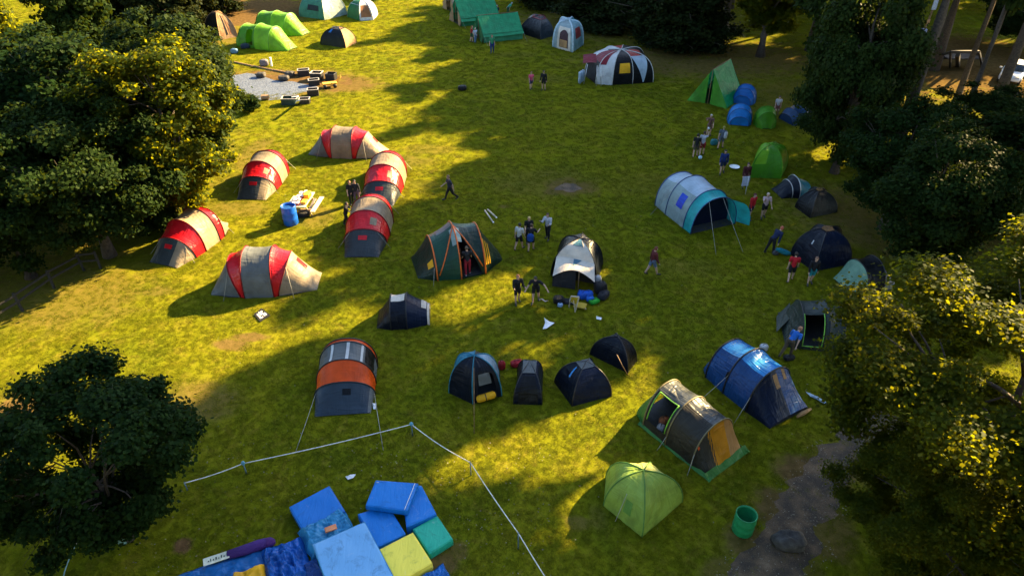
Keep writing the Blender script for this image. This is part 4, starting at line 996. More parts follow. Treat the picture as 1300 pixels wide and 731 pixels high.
def person(label, foot, yaw, top, bottom, h=1.62, hair=(.05, .03, .02), skin=0, shoe=(.03, .03, .03), lean=4, legs=(8, -8), knees=(6, 10), arms=((12, 8, 20), (-8, 8, 15)), long_sleeve=False, long_leg=False, skirt=False, voxel=.021, twist=0, group=None, crouch=0.0, sock=None):
    """yaw: way the person faces, degrees from +x anticlockwise. arms: (forward swing, outward, elbow bend) right, left"""
    base = G(*foot) if len(foot) == 2 else Vector(foot)
    S = h
    Mz = Matrix.Rotation(R(yaw - 90), 3, 'Z')
    rot = lambda ang: Matrix.Rotation(-R(ang), 3, 'X')          # forward swing about x (y forward)
    J = {}
    hipz = .52 - crouch
    pel = Vector((0, 0, hipz))
    J['pel'] = pel
    for i, sd in enumerate((1, -1)):
        hip = pel + Vector((.052 * sd, 0, -.01))
        kn = hip + Matrix.Rotation(R(legs[i]), 3, 'X') @ Vector((.012 * sd, 0, -.245))
        an = kn + Matrix.Rotation(R(legs[i] - knees[i]), 3, 'X') @ Vector((.0, 0, -.235))
        toe = an + Matrix.Rotation(R((legs[i] - knees[i]) * .35), 3, 'X') @ Vector((.018 * sd, .105, -.028))
        J['hip', i], J['kn', i], J['an', i], J['toe', i] = hip, kn, an, toe
    low = min(J['an', 0].z, J['an', 1].z, J['toe', 0].z + .02, J['toe', 1].z + .02) - .045
    up = Matrix.Rotation(-R(lean), 3, 'X') @ Matrix.Rotation(R(twist), 3, 'Z')
    J['sp'] = pel + up @ Vector((0, .004, .10)); J['ch'] = pel + up @ Vector((0, .0, .215)); J['nk'] = pel + up @ Vector((0, -.005, .295))
    hd = Matrix.Rotation(-R(lean * .65), 3, 'X')
    J['hb'] = J['nk'] + hd @ Vector((0, .008, .045)); J['hc'] = J['nk'] + hd @ Vector((0, .018, .10)); J['ht'] = J['nk'] + hd @ Vector((0, .008, .145))
    for i, sd in enumerate((1, -1)):
        sh = pel + up @ Vector((.108 * sd, 0, .272))
        sw, ab, el = arms[i]
        ua = up @ Matrix.Rotation(R(sw), 3, 'X') @ Matrix.Rotation(-R(ab) * sd, 3, 'Y') @ Vector((0, 0, -.175))
        eb = sh + ua
        fa = up @ Matrix.Rotation(R(sw + el), 3, 'X') @ Matrix.Rotation(-R(ab * .6) * sd, 3, 'Y') @ Vector((0, 0, -.15))
        wr = eb + fa
        J['sh', i], J['eb', i], J['wr', i], J['ha', i] = sh, eb, wr, wr + fa.normalized() * .052
    W = {k: base + Mz @ ((v - Vector((0, 0, low))) * S) for k, v in J.items()}
    caps = []                                       # (a, b, ra, rb, region)
    def cap(a, b, ra, rb, reg): caps.append((W[a], W[b], ra * S, rb * S, reg))
    cap('pel', 'sp', .072, .066, 'torso'); cap('sp', 'ch', .068, .075, 'torso'); cap('ch', 'nk', .072, .035, 'torso'); cap('nk', 'hb', .032, .032, 'neck')
    for i in (0, 1):
        cap(('hip', i), 'pel', .062, .065, 'hips'); cap(('hip', i), ('kn', i), .056, .037, 'thigh'); cap(('kn', i), ('an', i), .036, .022, 'calf'); cap(('an', i), ('toe', i), .025, .021, 'foot%d' % i)
        cap(('sh', i), 'ch', .036, .055, 'torso'); cap(('sh', i), ('eb', i), .035, .026, 'uarm'); cap(('eb', i), ('wr', i), .025, .017, 'farm'); cap(('wr', i), ('ha', i), .017, .019, 'hand')
    parts = []
    for a, b, ra, rb, reg in caps:
        d = (b - a); L_ = max(d.length, 1e-4); d = d / L_
        parts.append(tube([a - d * ra * .75, a - d * ra * .4, a, a.lerp(b, .5), b, b + d * rb * .4, b + d * rb * .75], [ra * .45, ra * .85, ra, (ra + rb) / 2, rb, rb * .85, rb * .45], 10))
    RT = Mz @ hd
    hc = W['hc']
    parts.append(ellipsoid(hc + RT @ Vector((0, 0, .012 * S)), .046 * S, .056 * S, .058 * S, 10, 12, RT))
    parts.append(ellipsoid(hc + RT @ Vector((0, .012, -.028)) * S, .036 * S, .042 * S, .042 * S, 8, 10, RT))
    parts.append(ellipsoid(hc + RT @ Vector((0, .060, -.012)) * S, .009 * S, .012 * S, .014 * S, 6, 8, RT))
    for sd in (1, -1):
        parts.append(ellipsoid(hc + RT @ Vector((.047 * sd, -.004, -.006)) * S, .006 * S, .012 * S, .018 * S, 6, 8, RT))
    for i, sd in enumerate((1, -1)):                # five fingers and a thumb from the side of the palm
        f = (W[('ha', i)] - W[('wr', i)]).normalized(); side = f.cross(Mz @ Vector((0, 1, .3))).normalized(); inn = side.cross(f)
        for k in range(4):
            o = W[('ha', i)] + side * ((k - 1.5) * .0105 * S)
            ln = (.044, .052, .049, .038)[k] * S
            parts.append(tube([o, o + f * ln * .5 + inn * .004, o + f * ln + inn * .016 * S], [.0062 * S, .0058 * S, .0045 * S], 6))
        o = W[('wr', i)] + f * .022 * S + side * .016 * S
        parts.append(tube([o, o + f * .018 * S + side * .014 * S, o + f * .038 * S + side * .018 * S], [.0075 * S, .0068 * S, .005 * S], 6))
    V, F = join(*parts)
    tmp = bpy.data.meshes.new('tmp'); tmp.from_pydata([tuple(v - base) for v in V], [], F)
    to = bpy.data.objects.new('tmp', tmp); COL.objects.link(to)
    md = to.modifiers.new('r', 'REMESH'); md.mode = 'VOXEL'; md.voxel_size = voxel; md.use_smooth_shade = True
    sm = to.modifiers.new('s', 'SMOOTH'); sm.factor = .4; sm.iterations = 2
    dg = bpy.context.evaluated_depsgraph_get(); dg.update()
    me = bpy.data.meshes.new_from_object(to.evaluated_get(dg)); me.name = 'body'
    bpy.data.objects.remove(to); bpy.data.meshes.remove(tmp)
    me.materials.clear(); me.materials.append(solid(SKINS[skin], .55, var=.12, name='skin'))
    T = Thing('person', label, 'person', base, group)
    link(bpy.data.objects.new('body', me), T.e)
    nv = len(me.vertices)
    co = np.empty(nv * 3, dtype=np.float32); me.vertices.foreach_get('co', co); co = co.reshape(-1, 3).astype(float)
    no = np.empty(nv * 3, dtype=np.float32); me.vertices.foreach_get('normal', no); no = no.reshape(-1, 3).astype(float)
    FC = np.array([list(p.vertices) if len(p.vertices) == 4 else list(p.vertices) + [p.vertices[-1]] for p in me.polygons], dtype=int)
    fc = co[FC].mean(1)
    names = []; D = []; TT = []
    for a, b, ra, rb, reg in caps:
        d, t = seg_dist(fc, np.array(a - base), np.array(b - base)); D.append(d - (ra + (rb - ra) * t)); names.append(reg); TT.append(t)
    dh = np.linalg.norm((fc - np.array(hc - base)), axis=1) - .052 * S; D.append(dh); names.append('head'); TT.append(dh * 0)
    D = np.array(D); k = D.argmin(0); reg = np.array(names)[k]; tt = np.array(TT)[k, np.arange(len(k))]
    def shell_part(name, mask, off, mat):
        sel = FC[mask]
        if len(sel) == 0: return
        use = np.unique(sel); mp = -np.ones(nv, dtype=int); mp[use] = np.arange(len(use))
        fo = np.array([nz(c, 9, 2) for c in co[use]])[:, None] * .006
        VV = co[use] + no[use] * (off + fo)
        FF = [tuple(dict.fromkeys(int(i) for i in f)) for f in mp[sel]]
        T.part(name, [Vector(v) + base for v in VV], FF, mat)
    torso = np.isin(reg, ['torso']); 
    up_d = np.array(Mz @ up @ Vector((0, 0, 1)))
    rel = (fc - np.array(W['pel'] - base)) @ up_d / S
    shirt = (torso & (rel > -.01)) | ((reg == 'uarm') & ((tt < .75) | long_sleeve)) | ((reg == 'farm') & long_sleeve)
    bot = (reg == 'hips') | (torso & (rel <= .02)) | ((reg == 'thigh') & ((tt < .78) | long_leg)) | ((reg == 'calf') & long_leg)
    shell_part('shirt', shirt, .016 * (1.25 if long_sleeve else 1), fabric(top, .8, 0, .3))
    shell_part('trousers' if long_leg else 'shorts', bot, .011, fabric(bottom, .8, 0, .3))
    for i in (0, 1): shell_part('shoe', reg == 'foot%d' % i, .007, solid(shoe, .6))
    if sock is not None: shell_part('socks', (reg == 'calf') & (tt > .45), .006, solid(sock, .8))
    loc = (fc - np.array(hc - base)) @ np.array(RT) / S       # head frame
    hairm = (reg == 'head') & ((loc[:, 2] > .030) | ((loc[:, 1] < .004) & (loc[:, 2] > -.04)))
    shell_part('hair', hairm, .012, solid(hair, .7, var=.4, scale=20, bump=.5))
    for sd in (1, -1):
        T.part('eye', *ellipsoid(hc + RT @ Vector((.019 * sd, .0535, .004)) * S, .0065 * S, .004 * S, .005 * S, 5, 8), solid((.02, .015, .012), .2))
    T.part('mouth', *ellipsoid(hc + RT @ Vector((0, .0535, -.038)) * S, .014 * S, .004 * S, .004 * S, 5, 8), solid((.28, .09, .08), .5))
    T.W = W; T.Mz = Mz
    return T

BK, NV, WH = (.012, .012, .014), (.012, .02, .06), (.55, .55, .55)
person('child in a pink top and dark shorts beside a black-clad adult', (674, 114), -70, (.65, .09, .16), (.05, .05, .09), 1.5, (.25, .14, .07), voxel=.022)
person('adult in a long black coat beside the child in pink', (690, 115), -110, BK, BK, 1.66, (.03, .02, .015), long_sleeve=True, voxel=.022, legs=(2, -2))
person('person in black striding across the grass with a pale bag', (572, 254), 200, (.03, .035, .05), BK, 1.68, (.20, .11, .06), legs=(24, -22), knees=(6, 26), long_leg=True, voxel=.02, arms=((30, 10, 30), (-25, 10, 20)))
person('dark-clad person bending at the side of the touching red tents', (441, 287), 0, BK, BK, 1.5, (.02, .015, .01), lean=12, arms=((60, 10, 15), (55, 10, 15)), long_leg=True, legs=(14, -12), voxel=.02)
person('person in black with brown hair in the shade of the touching red tents', (447, 259), -60, BK, BK, 1.5, (.22, .10, .04), long_leg=True, voxel=.02)
person('person with a black hood beside the touching red tents', (454, 258), -100, (.02, .02, .025), (.10, .06, .09), 1.52, (.02, .02, .02), long_leg=True, long_sleeve=True, voxel=.02)
person('person in red trousers and black top facing the green tent doorway', (594, 349), 100, (.015, .015, .018), (.28, .015, .03), 1.62, (.10, .07, .04), long_leg=True, shoe=(.5, .5, .52), arms=((20, 8, 30), (15, 8, 30)))
person('person inside the green tent doorway wearing a maroon rucksack', (580, 338), 95, BK, BK, 1.5, (.04, .03, .02), long_leg=True, lean=10)
person('person in a white top and black shorts walking with friends', (659, 317), 60, (.52, .52, .48), BK, 1.6, (.04, .03, .02), legs=(16, -14), knees=(4, 20))
person('blond person facing two friends', (671, 308), -80, BK, BK, 1.6, (.55, .38, .14), long_leg=True)
person('person wearing a blue and black daypack beside the white-topped walker', (674, 319), 80, BK, BK, 1.62, (.05, .03, .02), legs=(12, -10), arms=((30, 25, 70), (30, 25, 70)))
person('person in a pale grey top and black trousers standing apart from friends', (695, 304), -120, (.42, .42, .44), BK, 1.62, (.07, .04, .02), long_leg=True, long_sleeve=True, legs=(-8, 10), arms=((40, 10, 90), (30, 10, 80)))
person('ginger-haired person in a black hoodie near the navy and white dome', (657, 385), -75, BK, BK, 1.64, (.30, .11, .05), long_sleeve=True, legs=(8, -10), arms=((25, 10, 80), (25, 10, 80)))
person('person in black shorts shaking out a pale cloth', (680, 383), -100, BK, BK, 1.64, (.04, .03, .02), lean=24, legs=(20, -12), arms=((45, 30, 40), (50, 60, 10)))
person('barelegged walker with long brown hair in denim shorts', (827, 349), 15, (.10, .018, .02), (.10, .14, .22), 1.66, (.14, .04, .02), legs=(20, -18), knees=(4, 12), long_sleeve=True)
person('person in black walking beside the striped-shirt carrier', (882, 200), 70, BK, (.08, .06, .04), 1.66, (.02, .02, .02), legs=(12, -12))
person('person in a striped pale shirt and red shorts carrying a tent pole', (890, 198), 75, (.42, .42, .46), (.26, .015, .02), 1.72, (.06, .03, .02), legs=(10, -10), arms=((70, 10, 60), (20, 10, 20)))
person('person in brown helping to raise the pole before the A-frame tent', (899, 173), -110, (.16, .08, .06), (.20, .12, .08), 1.62, (.5, .45, .4), arms=((80, 15, 60), (10, 8, 20)), voxel=.02)
person('person leaning forward in grey with a white bag', (914, 189), 60, (.08, .10, .12), (.10, .11, .13), 1.6, (.25, .22, .06), lean=14, legs=(16, -16), voxel=.02)
person('person in a blue hoodie walking past the bright green dome', (916, 221), -100, (.012, .028, .12), NV, 1.68, (.02, .02, .02), long_sleeve=True, legs=(12, -14), knees=(4, 12))
person('person in a maroon jacket behind a pale board', (944, 238), -90, (.06, .012, .014), (.25, .12, .10), 1.66, (.02, .015, .01), long_sleeve=True)
person('person in a red hooded jacket next to one in white', (951, 278), -60, (.46, .012, .018), NV, 1.62, (.10, .015, .015), long_sleeve=True, shoe=(.02, .03, .10))
person('person in a pink and white top next to one in a red jacket', (968, 277), -90, (.50, .34, .34), BK, 1.62, (.50, .38, .28), arms=((60, 10, 90), (20, 12, 20)))
person('person in navy bending forward beside the dark blue dome', (977, 322), 25, NV, BK, 1.68, (.40, .10, .05), lean=42, long_leg=True, long_sleeve=True, legs=(10, -16), arms=((25, 8, 5), (35, 8, 5)))
person('person in a red top before the dark blue dome', (1002, 357), 75, (.42, .012, .02), BK, 1.64, (.03, .02, .015), legs=(10, -16), knees=(4, 14))
person('person in black with teal shorts before the dark blue dome', (1027, 361), -95, BK, (.02, .24, .27), 1.6, (.20, .10, .06), long_sleeve=True)
person('person in a bright blue top bending at the grey-green tent', (998, 453), 40, (.015, .12, .45), (.10, .07, .04), 1.64, (.30, .14, .08), lean=62, legs=(16, -22), knees=(20, 25), long_leg=True, arms=((20, 10, 10), (50, 10, 10)), crouch=.06)
person('person in dark clothes under the gold-lit tree', (1071, 412), 180, BK, BK, 1.66, (.03, .02, .02), long_leg=True, long_sleeve=True)
person('person in pale top sitting back in the shade by the green shell tent', (985, 146), -100, (.45, .42, .42), (.15, .05, .04), 1.55, (.05, .03, .02), voxel=.022, legs=(30, 25), knees=(60, 60), crouch=.14)
person('person in a red top at the door of the green ridge tent', (599, 54), 10, (.26, .012, .02), (.02, .06, .03), 1.6, (.2, .1, .05), voxel=.024)
person('person in pale clothes at the door of the green ridge tent', (603.5, 55), -60, (.36, .42, .50), (.12, .20, .30), 1.5, (.45, .40, .35), voxel=.024, long_leg=True)
person('person in blue trousers and green shirt beside the green ridge tent', (625, 68), -90, (.04, .22, .10), (.012, .035, .16), 1.75, (.10, .08, .03), voxel=.022, long_leg=True)
person('person with a white hat behind the green ridge tent', (631, 26), -80, NV, NV, 1.6, (.5, .55, .55), voxel=.026, long_leg=True)
person('person in a green jacket bending behind the green ridge tent', (645, 20), 20, (.05, .30, .18), (.03, .12, .06), 1.6, (.4, .5, .45), lean=50, voxel=.026, long_leg=True)
# ------------------------------------------------------------------ things on the field
PB, PG = solid((.006, .085, .42), .35, var=.1, name='blue_plastic'), solid((.010, .20, .065), .45, var=.15, name='green_plastic')
WOOD, WOODP, WOODY = solid((.26, .16, .08), .75, var=.3, scale=10, bump=.4), solid((.50, .42, .30), .7, var=.2, scale=10), solid((.55, .30, .03), .6, var=.2)
PAPER = solid((.75, .75, .72), .8, var=.08, name='paper')
KPL = solid((.016, .016, .018), .5, var=.3, name='black_plastic')

def drum(label, px, r, h, m, name, cat, bands=True, tilt=None):
    p = G(*px); T = Thing(name, label, cat, p)
    n = 24
    T.part('shell', *lathe(p, [(r * .92, .01), (r, .05), (r, h * .3), (r * 1.03, h * .33), (r, h * .36), (r, h * .64), (r * 1.03, h * .67), (r, h * .70), (r, h - .03), (r * .97, h), (r * .90, h), (r * .88, h - .04), (r * .86, .06), (.001, .05)], n), m)
    T.part('rim', *tube([p + Vector((r * .97 * math.cos(6.2832 * k / 24), r * .97 * math.sin(6.2832 * k / 24), h)) for k in range(25)], .018, 6, False), m)
    return T
d = drum('tall blue plastic barrel beside the picnic table', (370, 284), .40, 1.12, PB, 'barrel', 'barrel')
d.part('lid_recess', *lathe(G(370, 284) + Vector((0, 0, 1.02)), [(.35, 0), (.001, .01)], 24), solid((.005, .05, .2), .4))
drum('dark green open litter bin on the grass beside the gravel path', (942, 673), .33, .82, PG, 'litter_bin', 'bin')

# picnic table heaped with food and boxes
c = [G(371, 261, .75), G(386, 241, .75), G(395, 245, .75), G(385, 264, .75)]
tb = Thing('picnic_table', 'wooden picnic table heaped with boxes beside the blue barrel', 'table', G(383, 262))
def plank(T, a, b, w, th, m, name='plank'):
    return T.part(name, *bar(a, b, w, th), m, False)
e0, e1 = G(378, 263, .72), G(391, 244, .72)
dr = (e1 - e0).normalized(); sd = Vector((-dr.y, dr.x, 0))
for k in range(4):
    plank(tb, e0 + sd * ((k - 1.5) * .21), e1 + sd * ((k - 1.5) * .21), .195, .045, WOODP)
for s in (-1, 1):
    for j in (0, 1):
        o = sd * s * (.72 + .13 * j); plank(tb, e0 + o - Vector((0, 0, .28)), e1 + o - Vector((0, 0, .28)), .12, .045, WOODP, 'bench_plank')
for f in (.18, .82):
    q = e0.lerp(e1, f)
    for s in (-1, 1):
        plank(tb, q + sd * s * .25 - Vector((0, 0, .03)), Vector((q.x, q.y, 0)) + sd * s * .62, .09, .05, WOOD, 'leg')
    plank(tb, q - sd * .85 - Vector((0, 0, .32)), q + sd * .85 - Vector((0, 0, .32)), .09, .05, WOOD, 'crossbar')
ya = math.atan2(dr.y, dr.x)
def tub(label, p, sx, sy, sz, yaw, m, name='food_box', cat='box', lid=None, group=None):
    T = Thing(name, label, cat, p, group)
    T.part('body', *box(p, sx, sy, sz, yaw, .015), m, False)
    T.part('lid', *box(Vector(p) + Vector((0, 0, sz + .002)), sx * 1.05, sy * 1.05, .03, yaw, .008), lid or m, False)
    return T
YB, PUR, RDB, WHB = solid((.62, .30, .01), .5), solid((.06, .03, .10), .5), solid((.42, .05, .02), .5), solid((.6, .6, .62), .5)
tt0 = lambda f, s: e0.lerp(e1, f) + sd * s + Vector((0, 0, .026))
tub('large yellow box at the far end of the picnic table', tt0(.62, -.22), .5, .3, .26, ya, YB)
tub('yellow box at the near end of the picnic table', tt0(.25, -.24), .4, .26, .12, ya, YB)
for i, (f, s, m, w) in enumerate([(.12, .30, PUR, 'purple'), (.14, .06, RDB, 'red'), (.34, .32, PUR, 'purple'), (.37, .10, RDB, 'red'), (.57, .30, WHB, 'white'), (.60, .08, RDB, 'red'), (.80, .28, WHB, 'white'), (.88, .06, PUR, 'purple')]):
    tub('small %s packet in the rows on the picnic table' % w, tt0(f, s), .26, .16, .12, ya, m, 'food_packet', 'packet', WHB, '%s packets on the picnic table' % w)
gb = Thing('plank_board', 'pale plank leaning on the picnic table bench', 'plank', G(392, 268)); gb.part('board', *bar(G(390, 272), G(400, 252, .5), .16, .03), WOODP, False); gb.part('batten', *bar(G(391, 270, .08), G(393.5, 269, .1), .05, .03), WOOD, False)
small_bag('black bin sack under the picnic table', (386, 275), 0, .7, .5, .35, .3, (.012, .012, .014), 'bin_sack')

# fire circle: crates, tubs, logs
def crate(label, px, sx, sy, sz, yaw, m=KPL, inner=None, name='crate', rim=None):
    p = G(*px); T = Thing(name, label, 'crate', p)
    w = .05
    for (ox, oy, ax_, ay_) in ((0, -sy / 2, sx, w), (0, sy / 2, sx, w), (-sx / 2, 0, w, sy - w - .004), (sx / 2, 0, w, sy - w - .004)):
        T.part('side', *box(p + Matrix.Rotation(yaw, 3, 'Z') @ Vector((ox, oy, 0)), ax_, ay_, sz, yaw, .008), m, False)
        if rim: T.part('rim', *box(p + Matrix.Rotation(yaw, 3, 'Z') @ Vector((ox, oy, sz + .002)), ax_ + .03, ay_ + .03, .04, yaw, .008), rim, False)
    T.part('bottom', *box(p + Vector((0, 0, .02)), sx - w * 1.1, sy - w * 1.1, .04, yaw), inner or m, False)
    return T
GRY = solid((.30, .28, .26), .6)
crate('black crate with a grey rim at the back of the muddy ground', (386, 96), .95, .6, .5, .25, rim=GRY)
crate('black tub with a wide pale rim on the muddy ground', (403, 101), .95, .75, .6, -.1, rim=solid((.45, .42, .38), .6))
crate('black crate standing in front of the wide-rimmed tub', (399, 108), .85, .6, .45, .3, rim=GRY)
crate('black crate beside the yellow handcart on the muddy ground', (421, 101), .8, .65, .55, -.2)
crate('dark open crate at the edge of the muddy ground, nearest the planks', (398, 121), .85, .6, .5, .2, rim=GRY)
crate('dark green open chest with a white plank across it', (369, 132), 1.2, .8, .5, .05, solid((.02, .045, .035), .6), rim=GRY)
crate('small dark crate beside the dark green chest', (387, 131), .8, .6, .35, .1, rim=GRY)
q = G(376, 132); pk = Thing('white_plank', 'white plank standing against the dark green chest', 'plank', q); pk.part('board', *bar(q, G(376.5, 131, 1.1) + Vector((0, .5, 0)), .26, .05), PAPER, False); pk.part('cross_piece', *bar(q + Vector((-.25, -.05, .55)), q + Vector((.3, -.02, .6)), .08, .04), PAPER, False)
q = G(419, 111); hc_ = Thing('handcart', 'yellow and black handcart on the muddy ground', 'handcart', q)
hc_.part('tray', *box(q + Vector((0, 0, .28)), 1.2, .6, .12, .35, .03), YB, False)
for s in (-.4, .4):
    for s2 in (-.33, .33):
        o = q + Matrix.Rotation(.35, 3, 'Z') @ Vector((s, s2, .16)); ax2 = Matrix.Rotation(.35, 3, 'Z') @ Vector((0, .05, 0))
        hc_.part('wheel', *tube([o - ax2, o + ax2], .16, 12), KPL)
hc_.part('handle', *tube([q + Matrix.Rotation(.35, 3, 'Z') @ Vector(v) for v in ((.6, -.2, .4), (1.0, -.18, .85), (1.0, .18, .85), (.6, .2, .4))], .03, 6), YB)
for i, (px, lb) in enumerate([((332, 98), 'dark stone on the far edge of the pale gravel bed'), ((361, 102), 'larger dark stone where gravel bed meets mud'), ((368, 97), 'small brown stone on the mud behind the gravel bed'), ((1000, 692), 'big wet-looking dark stone block lying on the gravel path')]):
    p = G(*px); T = Thing('stone', lb, 'stone', p); sz = (.5, .4, .35) if i < 3 else ((.55, .36, .40) if i == 3 else (.65, .55, .10))
    V, F = ellipsoid((0, 0, 0), 1, 1, 1, 12, 16)
    V = [Vector([math.copysign(abs(c) ** .55, c) for c in v]) * .86 for v in V]
    T.part('block', [p + Vector((v.x * sz[0] * (1 + .3 * nz(v, 1.4, i * 5)), v.y * sz[1] * (1 + .3 * nz(v, 1.4, i * 5 + 2)), sz[2] * (.55 + v.z * (.7 + .35 * nz(v, 1.8, i * 9))))) for v in V], F, solid((.040, .036, .031), .75, var=.6, scale=5, bump=1.0))
lg = Thing('log', 'short sawn log at the lower edge of the gravel bed', 'log', G(336, 124)); lg.part('bark', *tube([G(332, 124, .2), G(341, 123.5, .2)], .2, 10, False), WOOD); lg.part('cut_end', *lathe((0, 0, 0), [(.0, 0), (.001, 0)], 3), WOODP) if False else lg.part('cut_end', *tube([G(331.9, 124, .2), G(332.2, 124, .2)], .195, 10), WOODP)
eg = Thing('edging_board', 'long wooden edging board along the back of the gravel bed', 'board', G(340, 87))
for a, b in (((297, 79), (320, 84)), ((320.5, 84), (346, 89)), ((346.5, 89), (378, 95))):
    eg.part('board', *bar(G(*a, .06), G(*b, .06), .07, .14), WOOD, False)
small_bag('grey bag on the grass behind the gravel bed', (336, 84), 0, .8, .5, .6, .2, (.16, .15, .17))
q = G(345, 84.5); T = Thing('marker_post', 'short white post behind the gravel bed', 'post', q); T.part('post', *box(q, .16, .12, .75, .1, .02), PAPER, False); T.part('cap', *box(q + Vector((0, 0, .753)), .20, .16, .05, .1, .01), PAPER, False)
small_bag('pale and blue bag on the grass by the golden shrub', (298, 68), 0, .7, .45, .45, 0, (.10, .22, .38))
small_bag('black bag alone in the middle of the far field', (587, 115), 0, .75, .5, .42, .2, BK)
small_bag('dark blue holdall beside the lime tent door', (312, 62), 0, .9, .5, .5, .4, (.02, .035, .06))

# gear before the navy and white dome
small_bag('black rucksack with white tags heaped beside the porch', (762, 372), 0, .6, .5, .62, .4, BK, 'rucksack', 'rucksack')
small_bag('black kitbag under the rucksack heap by the porch', (766, 378), 0, .7, .45, .35, 1.0, (.02, .022, .03))
small_bag('white stuff sack on top of the heap by the porch', (758, 364), .25, .35, .3, .4, .2, (.5, .5, .5))
small_bag('bright blue sleeping bag beside the yellow deckchair', (743, 378), 0, .75, .4, .36, .3, (.012, .10, .50), 'sleeping_bag', 'sleeping bag')
small_bag('blue stuff sack beside the yellow deckchair', (738, 376), 0, .4, .36, .3, 1.2, (.01, .07, .36))
small_bag('bright blue pouch in front of the porch', (749, 382), 0, .38, .3, .25, 0, (.02, .15, .60))
small_bag('green carrier bag on the grass before the porch', (754, 384), 0, .55, .4, .18, .6, (.02, .30, .02))
small_bag('black helmet bag left of the yellow deckchair', (709, 384), 0, .52, .45, .34, 0, BK)
small_bag('pale blue drinks pouch beside the black helmet bag', (711, 389), 0, .26, .22, .18, 0, (.32, .48, .70))
small_bag('black coat dropped between helmet bag and deckchair', (721, 384), 0, .8, .4, .14, -.2, (.02, .02, .022))
ch = Thing('deckchair', 'yellow canvas deckchair with a wooden frame before the porch', 'chair', G(731, 382))
a0, a1, b0, b1 = G(723, 381, .42), G(731, 387, .42), G(725, 376, .9), G(735, 377, .9)
ch.part('seat', *grid(lambda u, v: (b0.lerp(b1, u)).lerp(a0.lerp(a1, u), v) - Vector((0, 0, .14 * math.sin(math.pi * v))), 5, 8), fabric((.42, .30, .02), .8, .2))
for a, b in ((a0, b0), (a1, b1)):
    ch.part('side_rail', *bar(Vector((a.x, a.y, .05)) + (a - b) * .2, b, .04, .05), WOODP, False)
ch.part('crossbar', *bar(b0, b1, .04, .05), WOODP, False); ch.part('crossbar', *bar(a0, a1, .04, .05), WOODP, False)
for a in (a0, a1): ch.part('leg', *bar(Vector((a.x, a.y, 0)), (a + b0) / 2, .04, .04), WOODP, False)
ch2 = Thing('folding_table', 'low yellow-topped folding stool lying before the deckchair', 'stool', G(737, 385)); ch2.part('top', *bar(G(729, 386, .12), G(744, 389, .12), .42, .05), fabric((.40, .28, .03), .7, .1), False); ch2.part('rail', *bar(G(728, 389, .1), G(744, 392, .1), .05, .05), WOODP, False)
mtx = Thing('ground_mat', 'yellow-brown mat spread before the porch', 'mat', G(752, 372)); mtx.part('mat', *grid(lambda u, v: G(735 + 22 * u, 376 - 8 * u + 4 * v) + Vector((0, 0, .03 + .03 * nz((u * 5, v * 5, 1)))), 8, 5), fabric((.30, .20, .03), .8, 0)); mtx.part('rolled_edge', *tube([G(735, 376, .05), G(757, 368, .05)], .05, 6), fabric((.30, .20, .03), .8, 0))
small_bag('maroon rucksack worn inside the green tent doorway', (580, 339), .9, .42, .3, .5, 0, (.16, .012, .03), 'rucksack', 'rucksack')
def on_back(lb, foot, yaw, col, z=.95):
    p = G(*foot); f = Vector((math.cos(R(yaw)), math.sin(R(yaw)), 0))
    small_bag(lb, (foot[0], foot[1]), z, .34, .22, .46, R(yaw - 90), col, 'daypack', 'backpack', at=Vector((p.x, p.y, 0)) - f * .22)
on_back('blue and black daypack on the back of a walker', (674, 319), 80, (.012, .07, .32), .72)
on_back('white shoulder bag carried by the person leaning forward', (914, 189), 150, (.5, .52, .55), .8)
small_bag('teal sack on the grass by the leaning person', (906, 184), 0, .5, .4, .4, 0, (.02, .16, .17))
small_bag('red bag behind the narrow navy tent', (656, 464), 0, .55, .35, .26, .3, (.36, .012, .02))
small_bag('red bag behind the navy and aqua dome', (637, 468), 0, .3, .3, .4, .3, (.36, .015, .02))
small_bag('black shoes bag at the feet of the bending person in blue', (1001, 456), 0, .5, .3, .2, .2, BK)
small_bag('white carrier bag between blue tunnel tent and the bending person', (969, 444), 0, .36, .3, .28, .2, (.6, .6, .6))
small_bag('dark blue bag at the feet of the person bending in navy', (984, 323), 0, .35, .3, .3, .2, (.10, .10, .11))
T = Thing('tent_bag', 'teal patterned tent bag hanging from the hands of the bending person', 'bag', G(992, 318)); T.part('sleeve', *tube([G(986, 316, .55), G(991, 318, .35), G(998, 321, .18), G(1003, 322, .12)], [.07, .14, .15, .08], 8), fabric((.02, .22, .28), .6, .1)); T.part('drawstring', *tube([G(986, 316, .55), G(985, 315, .7)], .015, 5), POLE_K)
T = Thing('cloth', 'pale pink cloth held out by the person in black shorts', 'cloth', G(690, 380)); T.part('sheet', *grid(lambda u, v: G(684 + 10 * u, 381, 1.25 - .75 * v - .25 * u) + Vector((.05 * v, .1 * math.sin(6 * u), .06 * nz((u * 5, v * 4, 3)))), 8, 8), fabric((.50, .38, .36), .7, .25)); T.part('hem', *tube([G(684 + k * 2, 381, .5 - .05 * k) + Vector((.05, .1 * math.sin(6 * k / 5), 0)) for k in range(6)], .012, 5), PAPER)
T = Thing('tent_pole', 'long dark tent pole raised before the green A-frame tent', 'pole', G(901, 160)); T.part('pole', *tube([G(900, 163, .9), G(904, 152, 2.2)], .022, 6), KPL); T.part('tip', *ellipsoid(G(900, 163, .9), .09, .09, .09), WHB)
T = Thing('football', 'pale blue ball by the feet of the pole carrier', 'ball', G(889, 200)); T.part('ball', *ellipsoid(G(889, 200, .13), .13, .13, .13, 10, 14), solid((.45, .60, .70), .5)); T.part('valve', *ellipsoid(G(889, 200, .26), .015, .015, .01), KPL)
